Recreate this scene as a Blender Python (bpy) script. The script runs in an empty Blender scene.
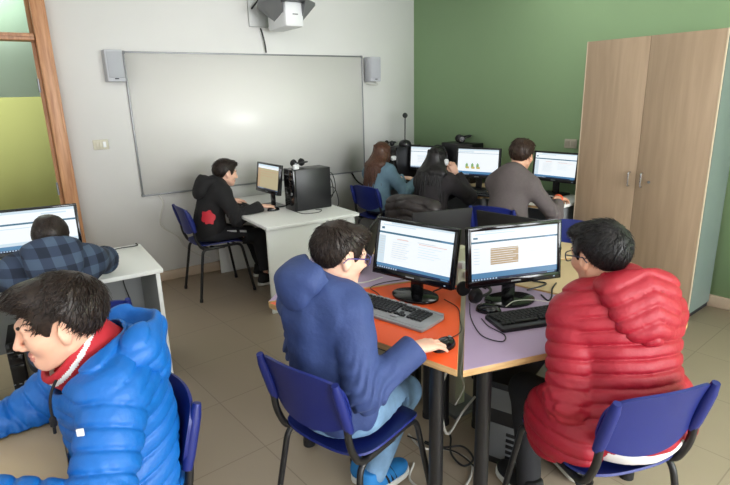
import bpy, bmesh, math, random
import numpy as np
from math import sin, cos, pi, radians as R
from mathutils import Vector, Matrix

SC = bpy.context.scene
COL = SC.collection
RNG = np.random.default_rng(7)

# ------------------------------------------------------------------ objects
def tag(o, label=None, cat=None, group=None, kind=None):
    if label: o['label'] = label
    if cat: o['category'] = cat
    if group: o['group'] = group
    if kind: o['kind'] = kind
    return o

def thing(name, label, cat, loc=(0, 0, 0), rz=0.0, group=None):
    o = bpy.data.objects.new(name, None)
    COL.objects.link(o)
    o.empty_display_size = 0.1
    o.location = loc
    o.rotation_euler = (0, 0, rz)
    return tag(o, label, cat, group)

def mesh_np(name, V, loops, starts, totals, mi=None):
    me = bpy.data.meshes.new(name)
    me.vertices.add(len(V))
    me.vertices.foreach_set('co', np.asarray(V, np.float32).ravel())
    me.loops.add(len(loops))
    me.loops.foreach_set('vertex_index', np.asarray(loops, np.int32))
    me.polygons.add(len(starts))
    me.polygons.foreach_set('loop_start', np.asarray(starts, np.int32))
    me.polygons.foreach_set('loop_total', np.asarray(totals, np.int32))
    if mi is not None:
        me.polygons.foreach_set('material_index', np.asarray(mi, np.int32))
    me.update(calc_edges=True)
    me.validate()
    return me

def link(name, me, mats, parent=None, smooth=None, label=None):
    o = bpy.data.objects.new(name, me)
    COL.objects.link(o)
    for m in (mats if isinstance(mats, (list, tuple)) else [mats]):
        me.materials.append(m)
    if smooth is not None:
        me.polygons.foreach_set('use_smooth', np.ones(len(me.polygons), bool))
        if smooth < 179:
            me.set_sharp_from_angle(angle=R(smooth))
    if parent: o.parent = parent
    if label: o['label'] = label
    return o

class MB:
    """collects faces, then links them as one mesh object"""
    def __init__(s): s.V = []; s.F = []; s.M = []
    def raw(s, V, F, m=0):
        b = len(s.V); s.V += [tuple(v) for v in V]
        s.F += [tuple(i + b for i in f) for f in F]; s.M += [m] * len(F); return s
    def bm(s, bm, m=0):
        bm.verts.ensure_lookup_table()
        for i, v in enumerate(bm.verts): v.index = i
        s.raw([v.co[:] for v in bm.verts], [[v.index for v in f.verts] for f in bm.faces], m); bm.free(); return s
    def box(s, c, d, bev=0.0, rot=None, m=0, seg=2):
        bm = bmesh.new(); bmesh.ops.create_cube(bm, size=1.0)
        bmesh.ops.scale(bm, vec=d, verts=bm.verts)
        if bev > 0:
            bmesh.ops.bevel(bm, geom=bm.edges[:], offset=min(bev, min(d) * .49), segments=seg, affect='EDGES', profile=.5)
        if rot is not None: bmesh.ops.transform(bm, matrix=rot.to_4x4(), verts=bm.verts)
        bmesh.ops.translate(bm, vec=c, verts=bm.verts)
        return s.bm(bm, m)
    def prism(s, pts, z0, z1, bev=0.0, m=0):
        bm = bmesh.new()
        lo = [bm.verts.new((x, y, z0)) for x, y in pts]; hi = [bm.verts.new((x, y, z1)) for x, y in pts]
        n = len(pts)
        bm.faces.new(lo[::-1]); bm.faces.new(hi)
        for i in range(n): bm.faces.new((lo[i], lo[(i + 1) % n], hi[(i + 1) % n], hi[i]))
        bmesh.ops.recalc_face_normals(bm, faces=bm.faces)
        if bev > 0: bmesh.ops.bevel(bm, geom=bm.edges[:], offset=bev, segments=2, affect='EDGES', profile=.5)
        return s.bm(bm, m)
    def tube(s, pts, r, n=8, closed=False, cap=True, m=0):
        P = [Vector(p) for p in pts]; k = len(P)
        rr = r if isinstance(r, (list, tuple)) else [r] * k
        rings = []; up = None
        for i in range(k):
            if closed: t = P[(i + 1) % k] - P[i - 1]
            else: t = P[min(i + 1, k - 1)] - P[max(i - 1, 0)]
            t.normalize()
            if up is None:
                up = Vector((0, 0, 1)) if abs(t.z) < .9 else Vector((1, 0, 0))
            up = (up - t * up.dot(t))
            if up.length < 1e-5: up = t.orthogonal()
            up.normalize()
            sd = t.cross(up)
            rings.append([P[i] + (up * cos(2 * pi * j / n) + sd * sin(2 * pi * j / n)) * rr[i] for j in range(n)])
        V = [v for g in rings for v in g]; F = []
        for i in range(k if closed else k - 1):
            a, b = i * n, ((i + 1) % k) * n
            for j in range(n): F.append((a + j, a + (j + 1) % n, b + (j + 1) % n, b + j))
        if cap and not closed:
            F.append(tuple(range(n))[::-1]); F.append(tuple((k - 1) * n + j for j in range(n)))
        return s.raw(V, F, m)
    def cyl(s, a, b, r, n=20, m=0, r2=None):
        return s.tube([a, b], [r, r if r2 is None else r2], n, m=m)
    def lathe(s, prof, c=(0, 0, 0), n=24, m=0, rot=None):
        V = []; F = []; k = len(prof); c = Vector(c)
        for r, z in prof:
            for j in range(n):
                v = Vector((r * cos(2 * pi * j / n), r * sin(2 * pi * j / n), z))
                if rot is not None: v = rot @ v
                V.append(v + c)
        for i in range(k - 1):
            for j in range(n):
                F.append((i * n + j, i * n + (j + 1) % n, (i + 1) * n + (j + 1) % n, (i + 1) * n + j))
        F.append(tuple(range(n))[::-1]); F.append(tuple((k - 1) * n + j for j in range(n)))
        return s.raw(V, F, m)
    def quad(s, a, b, c, d, m=0): return s.raw([a, b, c, d], [(0, 1, 2, 3)], m)
    def build(s, name, mats, parent=None, smooth=35, label=None):
        loops = [i for f in s.F for i in f]; tot = [len(f) for f in s.F]
        st = np.concatenate([[0], np.cumsum(tot)[:-1]]) if tot else []
        me = mesh_np(name, s.V, loops, st, tot, s.M)
        return link(name, me, mats, parent, smooth, label)

def fillet(pts, r, n=5):
    P = [Vector(p) for p in pts]; out = [P[0]]
    for i in range(1, len(P) - 1):
        a = (P[i - 1] - P[i]); b = (P[i + 1] - P[i])
        q = min(r, a.length * .45, b.length * .45)
        s_, e = P[i] + a.normalized() * q, P[i] + b.normalized() * q
        for k in range(n + 1):
            t = k / n
            out.append(s_ * (1 - t) ** 2 + P[i] * 2 * t * (1 - t) + e * t * t)
    out.append(P[-1]); return out

def spline(pts, n=8):
    """Catmull-Rom through the points"""
    P = [Vector(p) for p in pts]; P = [P[0] * 2 - P[1]] + P + [P[-1] * 2 - P[-2]]; out = []
    for i in range(1, len(P) - 2):
        for k in range(n):
            t = k / n; a, b, c, d = P[i - 1:i + 3]
            out.append(.5 * ((2 * b) + (c - a) * t + (2 * a - 5 * b + 4 * c - d) * t * t + (-a + 3 * b - 3 * c + d) * t ** 3))
    out.append(P[-2]); return out

def arcpts(cx, cy, r, a0, a1, n):
    return [(cx + r * cos(a0 + (a1 - a0) * i / n), cy + r * sin(a0 + (a1 - a0) * i / n)) for i in range(n + 1)]

def rrect(w, h, r, n=5):
    o = []
    for sx, sy, a in ((1, 1, 0), (-1, 1, pi / 2), (-1, -1, pi), (1, -1, 3 * pi / 2)):
        o += arcpts(sx * (w / 2 - r), sy * (h / 2 - r), r, a, a + pi / 2, n)
    return o

# ------------------------------------------------------------------ materials
def lin(c):
    return tuple(((v / 255) / 12.92 if v / 255 <= .04045 else ((v / 255 + .055) / 1.055) ** 2.4) for v in c) + (1.0,)

def mat(name, col, rough=.5, metal=0.0, bump=None, vary=None, spec=.5, coat=0, sheen=0, emit=None, sub=0, stretch=None):
    """bump=(scale,strength) noise bump; vary=(scale,amount) albedo variation of the material itself"""
    m = bpy.data.materials.new(name); m.use_nodes = True
    nt = m.node_tree; b = nt.nodes['Principled BSDF']
    b.inputs['Base Color'].default_value = lin(col); b.inputs['Roughness'].default_value = rough
    b.inputs['Metallic'].default_value = metal; b.inputs['Specular IOR Level'].default_value = spec
    b.inputs['Coat Weight'].default_value = coat
    if sheen: b.inputs['Sheen Weight'].default_value = sheen; b.inputs['Sheen Roughness'].default_value = .4
    if sub:
        b.inputs['Subsurface Weight'].default_value = sub
        b.inputs['Subsurface Radius'].default_value = (.012, .005, .003); b.inputs['Subsurface Scale'].default_value = 1.0
    if emit:
        b.inputs['Emission Color'].default_value = lin(emit[0]); b.inputs['Emission Strength'].default_value = emit[1]
    tc = nt.nodes.new('ShaderNodeTexCoord'); src = tc.outputs['Object']
    if stretch:
        mp = nt.nodes.new('ShaderNodeMapping'); mp.inputs['Scale'].default_value = stretch
        nt.links.new(src, mp.inputs['Vector']); src = mp.outputs['Vector']
    if bump:
        n = nt.nodes.new('ShaderNodeTexNoise'); n.inputs['Scale'].default_value = bump[0]; n.inputs['Detail'].default_value = 4
        bp = nt.nodes.new('ShaderNodeBump'); bp.inputs['Strength'].default_value = bump[1]; bp.inputs['Distance'].default_value = bump[2] if len(bump) > 2 else .002
        nt.links.new(src, n.inputs['Vector']); nt.links.new(n.outputs['Fac'], bp.inputs['Height']); nt.links.new(bp.outputs['Normal'], b.inputs['Normal'])
    if vary:
        n = nt.nodes.new('ShaderNodeTexNoise'); n.inputs['Scale'].default_value = vary[0]; n.inputs['Detail'].default_value = 5
        r = nt.nodes.new('ShaderNodeValToRGB')
        c = lin(col); k = vary[1]
        r.color_ramp.elements[0].position = .3; r.color_ramp.elements[1].position = .7
        r.color_ramp.elements[0].color = tuple(v * (1 - k) for v in c[:3]) + (1,)
        r.color_ramp.elements[1].color = tuple(min(1, v * (1 + k)) for v in c[:3]) + (1,)
        nt.links.new(src, n.inputs['Vector']); nt.links.new(n.outputs['Fac'], r.inputs['Fac']); nt.links.new(r.outputs['Color'], b.inputs['Base Color'])
    return m

def wood(name, c1, c2, scale=(1, 1, 1), rough=.5, wave=9.0, dist=3.0):
    m = bpy.data.materials.new(name); m.use_nodes = True; nt = m.node_tree; b = nt.nodes['Principled BSDF']
    tc = nt.nodes.new('ShaderNodeTexCoord'); mp = nt.nodes.new('ShaderNodeMapping'); mp.inputs['Scale'].default_value = scale
    n = nt.nodes.new('ShaderNodeTexNoise'); n.inputs['Scale'].default_value = wave; n.inputs['Detail'].default_value = 6; n.inputs['Distortion'].default_value = dist * .1
    r = nt.nodes.new('ShaderNodeValToRGB'); r.color_ramp.elements[0].position = .32; r.color_ramp.elements[1].position = .68
    r.color_ramp.elements[0].color = lin(c1); r.color_ramp.elements[1].color = lin(c2)
    nt.links.new(tc.outputs['Object'], mp.inputs['Vector']); nt.links.new(mp.outputs['Vector'], n.inputs['Vector'])
    nt.links.new(n.outputs['Fac'], r.inputs['Fac']); nt.links.new(r.outputs['Color'], b.inputs['Base Color'])
    b.inputs['Roughness'].default_value = rough
    return m

def glow(name, col, strength):
    m = bpy.data.materials.new(name); m.use_nodes = True; nt = m.node_tree; b = nt.nodes['Principled BSDF']
    b.inputs['Base Color'].default_value = (.01, .01, .01, 1); b.inputs['Roughness'].default_value = .4
    b.inputs['Emission Color'].default_value = lin(col); b.inputs['Emission Strength'].default_value = strength
    return m

def glass(name, tint=(1, 1, 1), alpha=.12, rough=.05):
    m = bpy.data.materials.new(name); m.use_nodes = True; nt = m.node_tree; nt.nodes.remove(nt.nodes['Principled BSDF'])
    out = nt.nodes['Material Output']; t = nt.nodes.new('ShaderNodeBsdfTransparent'); g = nt.nodes.new('ShaderNodeBsdfGlossy')
    t.inputs['Color'].default_value = tuple(tint) + (1,); g.inputs['Roughness'].default_value = rough
    mx = nt.nodes.new('ShaderNodeMixShader'); mx.inputs[0].default_value = alpha
    nt.links.new(t.outputs[0], mx.inputs[1]); nt.links.new(g.outputs[0], mx.inputs[2]); nt.links.new(mx.outputs[0], out.inputs['Surface'])
    return m
# ------------------------------------------------------------------ implicit surfaces (bodies, clothes, hair)
A = lambda *v: np.array(v, float)
def nrm(v): v = np.asarray(v, float); return v / (np.linalg.norm(v) + 1e-12)

class Fd:
    def __init__(s, f, lo, hi): s.f = f; s.lo = np.asarray(lo, float); s.hi = np.asarray(hi, float)

def ell(c, r, rot=None):
    c = np.asarray(c, float); r = np.asarray(r, float) * np.ones(3); Rm = np.eye(3) if rot is None else np.asarray(rot)
    def f(P):
        q = (P - c) @ Rm
        k0 = np.sqrt(((q / r) ** 2).sum(1)); k1 = np.sqrt(((q / r ** 2) ** 2).sum(1)) + 1e-9
        return np.where(k0 < .05, -r.min(), k0 * (k0 - 1) / k1)
    e = np.sqrt(((Rm * r) ** 2).sum(1))
    return Fd(f, c - e, c + e)

def cone(a, b, ra, rb):
    a = np.asarray(a, float); b = np.asarray(b, float); ab = b - a; L2 = ab @ ab + 1e-12
    def f(P):
        t = np.clip((P - a) @ ab / L2, 0, 1)
        return np.linalg.norm(P - a - t[:, None] * ab, axis=1) - (ra + (rb - ra) * t)
    m = max(ra, rb)
    return Fd(f, np.minimum(a, b) - m, np.maximum(a, b) + m)

def chain(pts, rs, k=.01):
    return U([cone(pts[i], pts[i + 1], rs[i], rs[i + 1]) for i in range(len(pts) - 1)], k)

def smin(a, b, k):
    if k <= 0: return np.minimum(a, b)
    h = np.clip(.5 + .5 * (b - a) / k, 0, 1)
    return b + (a - b) * h - k * h * (1 - h)
def smax(a, b, k): return -smin(-a, -b, k)

MARG = .07
def U(fs, k=.02):
    lo = np.min([f.lo for f in fs], 0); hi = np.max([f.hi for f in fs], 0)
    def g(P):
        d = np.full(len(P), 9.0)
        for F in fs:
            m = ((P > F.lo - MARG) & (P < F.hi + MARG)).all(1)
            if m.any(): d[m] = smin(d[m], F.f(P[m]), k)
        return d
    return Fd(g, lo, hi)
def cut(Fa, Fb, k=.01): return Fd(lambda P: smax(Fa.f(P), -Fb.f(P), k), Fa.lo, Fa.hi)
def clip(Fa, p, n, k=.006):
    """keep the side where (P-p).n < 0"""
    p = np.asarray(p, float); n = nrm(n)
    return Fd(lambda P: smax(Fa.f(P), (P - p) @ n, k), Fa.lo, Fa.hi)
def disp(Fa, fn, pad=.02): return Fd(lambda P: Fa.f(P) - fn(P), Fa.lo - pad, Fa.hi + pad)
def grow(Fa, t): return Fd(lambda P: Fa.f(P) - t, Fa.lo - t, Fa.hi + t)

def wob(P, freq, seed, aniso=(1, 1, 1)):
    rg = np.random.default_rng(seed); o = np.zeros(len(P)); Q = P * np.asarray(aniso)
    for i in range(5):
        k = nrm(rg.normal(size=3)) * freq * rg.uniform(.6, 1.5)
        o += np.sin(Q @ k + rg.uniform(0, 6.28) + 1.3 * np.sin(Q @ (nrm(rg.normal(size=3)) * freq * .5)))
    return o / 5
def quilt(s, sp, amp):
    x = np.abs(s / sp - np.round(s / sp)) * sp
    return amp * (.68 * (1 - np.exp(-(x / .0056) ** 2)) + .32 * np.sqrt(2 * x / sp) - .7)

def polygonize(F, h):
    lo = F.lo - 2.5 * h; nb = np.ceil((F.hi + 2.5 * h - lo) / (4 * h)).astype(int) + 1
    ax = [lo[i] + (np.arange(nb[i]) * 4 + 1.5) * h for i in range(3)]
    C = np.stack(np.meshgrid(*ax, indexing='ij'), -1).reshape(-1, 3)
    d = F.f(C).reshape(nb)
    act = np.abs(d) < 4 * h * .87 * 1.7 + h
    D = np.where(d < 0, -9., 9.).astype(np.float32)
    D = D.repeat(4, 0).repeat(4, 1).repeat(4, 2)
    idx = np.argwhere(act) * 4
    off = np.stack(np.meshgrid(*[np.arange(4)] * 3, indexing='ij'), -1).reshape(-1, 3)
    for i in range(0, len(idx), 6000):
        I = (idx[i:i + 6000, None, :] + off[None]).reshape(-1, 3)
        D[I[:, 0], I[:, 1], I[:, 2]] = F.f(lo + I * h)
    S = D < 0
    cs = np.zeros(np.array(S.shape) - 1, np.int8)
    for a in (0, 1):
        for b in (0, 1):
            for c in (0, 1):
                cs += S[a:S.shape[0] - 1 + a, b:S.shape[1] - 1 + b, c:S.shape[2] - 1 + c]
    cells = np.argwhere((cs > 0) & (cs < 8))
    vid = np.full(cs.shape, -1, np.int32); vid[tuple(cells.T)] = np.arange(len(cells))
    acc = np.zeros((len(cells), 3)); cnt = np.zeros(len(cells))
    for axis in range(3):
        o1, o2 = [i for i in range(3) if i != axis]
        for u in (0, 1):
            for v in (0, 1):
                a = cells.copy(); a[:, o1] += u; a[:, o2] += v
                b = a.copy(); b[:, axis] += 1
                da = D[tuple(a.T)]; db = D[tuple(b.T)]
                m = (da < 0) != (db < 0)
                t = da[m] / (da[m] - db[m])
                p = a[m].astype(float); p[:, axis] += t
                acc[m] += p; cnt[m] += 1
    V = lo + acc / cnt[:, None] * h
    quads = []
    for axis in range(3):
        o1, o2 = (axis + 1) % 3, (axis + 2) % 3
        sl = [slice(1, -1)] * 3; sl[axis] = slice(None)
        Sx = S[tuple(sl)]
        s0 = [slice(None)] * 3; s1 = [slice(None)] * 3; s0[axis] = slice(0, -1); s1[axis] = slice(1, None)
        a, b = Sx[tuple(s0)], Sx[tuple(s1)]
        for flip in (0, 1):
            E = np.argwhere((a & ~b) if not flip else (~a & b))
            E[:, o1] += 1; E[:, o2] += 1
            q = []
            for du, dv in ((-1, -1), (0, -1), (0, 0), (-1, 0)):
                c = E.copy(); c[:, o1] += du; c[:, o2] += dv
                q.append(vid[tuple(c.T)])
            q = np.stack(q, 1)
            quads.append(q[:, ::-1] if flip else q)
    Q = np.concatenate(quads); Q = Q[(Q >= 0).all(1)]
    return V, Q

def relax(V, Q, n=1, w=.5):
    for _ in range(n):
        s = np.zeros_like(V); c = np.zeros(len(V))
        for i in range(4):
            for j in ((i + 1) % 4, (i + 3) % 4):
                np.add.at(s, Q[:, i], V[Q[:, j]]); np.add.at(c, Q[:, i], 1)
        V = V * (1 - w) + w * s / np.maximum(c, 1)[:, None]
    return V

FURN = []                    # solid furniture people sit on and lean on: (x, y, fn(world points) < 0 inside)
CARVE = None
def solid_poly(pts, z0, z1, e=.005):
    P = [np.array(p, float) for p in pts]; c = sum(P) / len(P); ed = []
    for a, b in zip(P, P[1:] + P[:1]):
        n = np.array([b[1] - a[1], a[0] - b[0]]); n /= np.linalg.norm(n)
        if n @ (c - a) > 0: n = -n
        ed.append((a, n))
    def f(W):
        d = np.maximum(z0 - e - W[:, 2], W[:, 2] - z1 - e)
        for a, n in ed: d = np.maximum(d, (W[:, :2] - a) @ n - e)
        return d
    FURN.append((c[0], c[1], f))
def solid_chair(x, y, head):
    h = R(head); X = np.array([sin(h), -cos(h)]); Y = np.array([cos(h), sin(h)])
    def f(W):
        q = W[:, :2] - np.array([x, y]); u, v, z = q @ X, q @ Y, W[:, 2]
        seat = np.maximum.reduce([np.abs(u) - .203, np.abs(v) - .212, z - .476, .405 - z])
        yf = -.214 + .040 * (u / .186) ** 2 - .028 * ((z - .678) / .108 + 1)
        yf = np.where(np.abs(u) > .145, -.180 - .028 * ((z - .678) / .108 + 1), yf)
        back = np.maximum.reduce([np.abs(u) - .21, .555 - z, z - .80, v - yf, -.42 - v])
        return np.minimum(seat, back)
    FURN.append((x, y, f))
def carve_for(r):
    fs = [f for (x, y, f) in FURN if (x - r.x) ** 2 + (y - r.y) ** 2 < 1.5 ** 2]
    def g(P):
        W = np.outer(P[:, 0], r.X) + np.outer(P[:, 1], r.Y) + np.array([r.x, r.y, 0]); W[:, 2] += P[:, 2]
        return np.minimum.reduce([f(W) for f in fs])
    return g

def sdf_obj(name, Fs, h, mats, parent, mi=None, sm=0, label=None, keep=None):
    """one mesh object from one field, or from several fields each with its own step"""
    if not isinstance(Fs, (list, tuple)): Fs = [(Fs, h)]
    if CARVE is not None:
        Fs = [(Fd(lambda P, F=F, cv=CARVE: np.maximum(F.f(P), -cv(P)), F.lo, F.hi), hh) for F, hh in Fs]
    Vs, Qs, b = [], [], 0
    for F, hh in Fs:
        V, Q = polygonize(F, hh)
        if sm: V = relax(V, Q, sm)
        Vs.append(V); Qs.append(Q + b); b += len(V)
    V = np.concatenate(Vs); Q = np.concatenate(Qs)
    if keep is not None:
        V, Q = keep(V, Q)
    m = None if mi is None else mi(V[Q].mean(1))
    me = mesh_np(name, V, Q.ravel(), np.arange(len(Q)) * 4, np.full(len(Q), 4), m)
    return link(name, me, mats, parent, 180, label)
WIN_POWER = 20; REAR_POWER = 245; FILL_POWER = 12; EXPO = -0.1
# ------------------------------------------------------------------ palette
M = dict(
    white_wall=mat('white_wall_paint', (228, 228, 225), .85, bump=(60, .15, .001), vary=(1.3, .02)),
    green_wall=mat('green_wall_paint', (162, 194, 148), .8, bump=(60, .15, .001), vary=(1.2, .03)),
    lime=mat('lime_paint', (168, 172, 104), .85, vary=(1.2, .03)),
    pale_green=mat('pale_green_paint', (198, 222, 202), .85, vary=(1.2, .03)),
    ceiling=mat('ceiling_paint', (226, 226, 222), .9),
    skirting=mat('skirting_tile', (176, 156, 134), .5, vary=(4, .06)),
    pine=wood('varnished_pine', (160, 108, 70), (200, 148, 106), (14, 14, 1.2), .45, 3, 4),
    pine2=wood('varnished_pine_edge', (148, 98, 64), (188, 136, 96), (14, 14, 1.2), .45, 3, 4),
    oak=wood('pale_oak_laminate', (156, 134, 110), (170, 147, 122), (7, 7, .5), .5, 4, 4),
    oak_edge=mat('oak_edge_band', (196, 178, 154), .5),
    grey_lam=mat('grey_green_laminate', (104, 117, 111), .5, vary=(3, .02)),
    board=mat('whiteboard_enamel', (232, 231, 226), .32, spec=.4),
    alu=mat('aluminium', (186, 188, 190), .35, .7),
    dark_alu=mat('dark_aluminium', (128, 130, 132), .4, .5),
    white_lam=mat('white_laminate', (230, 231, 229), .45, vary=(2, .015)),
    grey_panel=mat('grey_panel', (150, 153, 152), .6),
    plate=mat('ivory_plastic', (196, 190, 172), .5),
    white_pl=mat('white_plastic', (226, 228, 230), .4),
    grey_pl=mat('grey_plastic', (182, 184, 190), .5),
    midgrey_pl=mat('mid_grey_plastic', (118, 120, 122), .5),
    black_pl=mat('black_plastic', (24, 24, 27), .38, bump=(400, .08, .0005)),
    black_gloss=mat('gloss_black_plastic', (14, 14, 17), .12),
    black_mat=mat('matt_black_plastic', (20, 20, 22), .65),
    black_metal=mat('black_painted_metal', (22, 22, 24), .42),
    chrome=mat('brushed_chrome', (196, 196, 196), .25, .95),
    silver_pl=mat('silver_plastic', (150, 152, 156), .35, .3),
    blue_pl=mat('blue_polypropylene', (20, 34, 108), .45, bump=(260, .12, .0006)),
    orange=mat('orange_laminate', (232, 88, 34), .42),
    lilac=mat('lilac_laminate', (172, 152, 182), .45),
    beige=mat('beige_laminate', (206, 182, 142), .5, vary=(2.0, .03)),
    ply_edge=wood('bare_beech_edge', (186, 146, 96), (212, 176, 124), (3, 3, 30), .55, 3, 3),
    cable_b=mat('black_cable', (18, 18, 20), .5),
    cable_w=mat('white_cable', (206, 204, 196), .5),
    red_led=glow('amber_led', (255, 160, 60), 2.0),
)

def floor_mat():
    m = bpy.data.materials.new('stoneware_floor_tiles'); m.use_nodes = True; nt = m.node_tree; b = nt.nodes['Principled BSDF']
    tc = nt.nodes.new('ShaderNodeTexCoord'); mp = nt.nodes.new('ShaderNodeMapping'); mp.inputs['Rotation'].default_value = (0, 0, R(-7))
    br = nt.nodes.new('ShaderNodeTexBrick'); br.offset = 0; br.squash = 1
    br.inputs['Scale'].default_value = 1; br.inputs['Brick Width'].default_value = .5; br.inputs['Row Height'].default_value = .5
    br.inputs['Mortar Size'].default_value = .003; br.inputs['Mortar Smooth'].default_value = .3
    br.inputs['Color1'].default_value = lin((170, 155, 135)); br.inputs['Color2'].default_value = lin((174, 159, 139)); br.inputs['Mortar'].default_value = lin((146, 132, 115))
    n = nt.nodes.new('ShaderNodeTexNoise'); n.inputs['Scale'].default_value = 3; n.inputs['Detail'].default_value = 8
    mx = nt.nodes.new('ShaderNodeMix'); mx.data_type = 'RGBA'; mx.blend_type = 'MULTIPLY'; mx.inputs[0].default_value = .35
    r = nt.nodes.new('ShaderNodeValToRGB'); r.color_ramp.elements[0].color = (.78, .78, .78, 1); r.color_ramp.elements[1].color = (1, 1, 1, 1)
    L = nt.links.new
    L(tc.outputs['Object'], mp.inputs[0]); L(mp.outputs[0], br.inputs['Vector']); L(mp.outputs[0], n.inputs['Vector'])
    L(n.outputs['Fac'], r.inputs[0]); L(br.outputs['Color'], mx.inputs[6]); L(r.outputs[0], mx.inputs[7]); L(mx.outputs[2], b.inputs['Base Color'])
    b.inputs['Roughness'].default_value = .42; b.inputs['Specular IOR Level'].default_value = .4
    return m
M['floor'] = floor_mat()

def two_tone_mat(zsplit):
    return M['lime']

# ------------------------------------------------------------------ room shell
CX, CY = 3.874, 4.938                     # corner where the white and the green wall meet
GU = Vector((.1045, -.9945, 0)); GN = Vector((-.9945, -.1045, 0))   # along the green wall, and out of it
GA = math.atan2(GN.y, GN.x)
G = lambda s, d=0.0, z=0.0: Vector((CX, CY, z)) + GU * s + GN * d
zs0, zs1 = .45, 2.85
HC = 3.15; XL, YB = -2.9, -4.4
GE = G((CY - YB) / .9945)                 # far end of the green wall, behind the camera

def struct(name, mb, m, smooth=None, parent=None, kind='structure'):
    o = mb.build(name, m, parent, smooth)
    if parent is None: o['kind'] = kind
    return o

struct('floor', MB().box(((XL + 5.2) / 2, (YB + 7.2) / 2, -.05), (5.2 - XL + .2, 7.2 - YB + .2, .1)), M['floor'])
struct('ceiling', MB().box(((XL + 5.2) / 2, (YB + CY) / 2 + .06, HC + .05), (5.2 - XL + .2, CY - YB + .3, .1)), M['ceiling'])
# white wall with the door opening (x from -.72 to .235)
DX0, DX1, DZ = -.78, .318, 2.95
w = MB()
w.box(((DX1 + CX + .15) / 2, CY + .06, HC / 2), (CX + .15 - DX1, .12, HC))
w.box(((XL + DX0) / 2, CY + .06, HC / 2), (DX0 - XL, .12, HC))
w.box(((DX0 + DX1) / 2, CY + .06, (DZ + HC) / 2), (DX1 - DX0, .12, HC - DZ))
struct('wall_back', w, M['white_wall'])
w = MB(); a, b = G(-.13), GE; c, d = G(-.13, -.12), GE - GN * .12
w.prism([(a.x, a.y), (b.x, b.y), (d.x, d.y), (c.x, c.y)], 0, HC)
struct('wall_right', w, M['green_wall'])
lwins = [(-3.9, -2.3), (-1.5, .1), (.9, 2.5)]
w = MB(); ys = [YB] + [v for q in lwins for v in q] + [CY]
w.box((XL - .06, (YB + CY) / 2, zs0 / 2), (.12, CY - YB, zs0)); w.box((XL - .06, (YB + CY) / 2, (zs1 + HC) / 2), (.12, CY - YB, HC - zs1))
for i in range(0, len(ys), 2): w.box((XL - .06, (ys[i] + ys[i + 1]) / 2, (zs0 + zs1) / 2), (.12, ys[i + 1] - ys[i], zs1 - zs0))
struct('wall_left', w, M['white_wall'])
# rear wall behind the camera with three window openings
wins = [(-.2, 1.25), (1.6, 3.0), (3.3, 4.65)]
w = MB()
w.box(((XL + 4.95) / 2, YB - .1, zs0 / 2), (4.95 - XL, .2, zs0)); w.box(((XL + 4.95) / 2, YB - .1, (zs1 + HC) / 2), (4.95 - XL, .2, HC - zs1))
xs = [XL] + [v for q in wins for v in q] + [4.95]
for i in range(0, len(xs), 2): w.box(((xs[i] + xs[i + 1]) / 2, YB - .1, (zs0 + zs1) / 2), (xs[i + 1] - xs[i], .2, zs1 - zs0))
struct('wall_rear', w, M['white_wall'])
clear = glass('window_glass', (1, 1, 1), .06, .02)
for i, (a, b) in enumerate(wins):
    f = MB(); c = (a + b) / 2
    for x in (a + .03, c, b - .03): f.box((x, YB - .1, (zs0 + zs1) / 2), (.06, .07, zs1 - zs0 - .004), .006)
    for z in (zs0 + .032, zs1 - .032): f.box((c, YB - .1, z), (b - a - .004, .066, .06), .006)
    o = struct('window_%d' % (i + 1), f, M['white_pl'])
    MB().box((c, YB - .1, (zs0 + zs1) / 2), (b - a - .1, .008, zs1 - zs0 - .1)).build('pane', clear, o, None)
for i, (a, b) in enumerate(lwins):
    f = MB(); c = (a + b) / 2
    for y in (a + .03, c, b - .03): f.box((XL - .06, y, (zs0 + zs1) / 2), (.07, .06, zs1 - zs0 - .004), .006)
    for z in (zs0 + .032, zs1 - .032): f.box((XL - .06, c, z), (.066, b - a - .004, .06), .006)
    o = struct('window_%d' % (i + 4), f, M['white_pl'])
    MB().box((XL - .06, c, (zs0 + zs1) / 2), (.008, b - a - .1, zs1 - zs0 - .1)).build('pane', clear, o, None)
# skirting
struct('baseboard_back', MB().box(((DX1 + .02 + CX) / 2, CY - .008, .045), (CX - DX1 - .04, .016, .09), .003), M['skirting'])
a, b = G(.02, .0), GE; c, d = GE + GN * .016, G(.02, .016)
struct('baseboard_right', MB().prism([(a.x, a.y), (b.x, b.y), (c.x, c.y), (d.x, d.y)], 0, .09, .002), M['skirting'])
# corridor wall seen through the door
struct('wall_corridor', MB().box((-.4, 6.56, .845), (3.2, .12, 1.69)), M['lime'])
struct('wall_corridor_upper', MB().box((-.4, 6.56, 2.42), (3.2, .12, 1.46)), M['pale_green'])
o = bpy.data.objects['wall_corridor_upper']; o.name = 'trim_1'
struct('ceiling_corridor', MB().box((-.4, 5.8, HC + .05), (3.2, 1.45, .1)), M['ceiling'])

# wooden door frame with transom
fr = MB(); jd = .16; yc = CY + .03
J0 = DX1 - .085
fr.box(((J0 + DX1) / 2 + .002, yc - .02, (DZ - .004) / 2), (DX1 - J0, jd, DZ - .006), .006)
fr.box((DX1 + .006, CY - .012, (DZ + .0) / 2), (.028, .02, DZ), .004)
fr.box((J0 - .012, yc + .03, DZ / 2), (.028, .06, DZ - .1), .004)
fr.box((DX0 + .045, yc - .02, (DZ - .004) / 2), (.085, jd, DZ - .006), .006)
fr.box(((DX0 + DX1) / 2, yc - .02, DZ - .045), (DX1 - DX0 - .17, jd - .004, .085), .006)
door = struct('door_1', fr, M['pine'])
MB().box(((DX0 + J0) / 2 + .04, yc - .02, 2.1), (J0 - DX0 - .09, jd - .03, .052), .005).box(((DX0 + J0) / 2 + .04, yc - .095, 2.108), (J0 - DX0 - .09, .012, .02), .003).build('transom_bar', M['pine2'], door)
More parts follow.
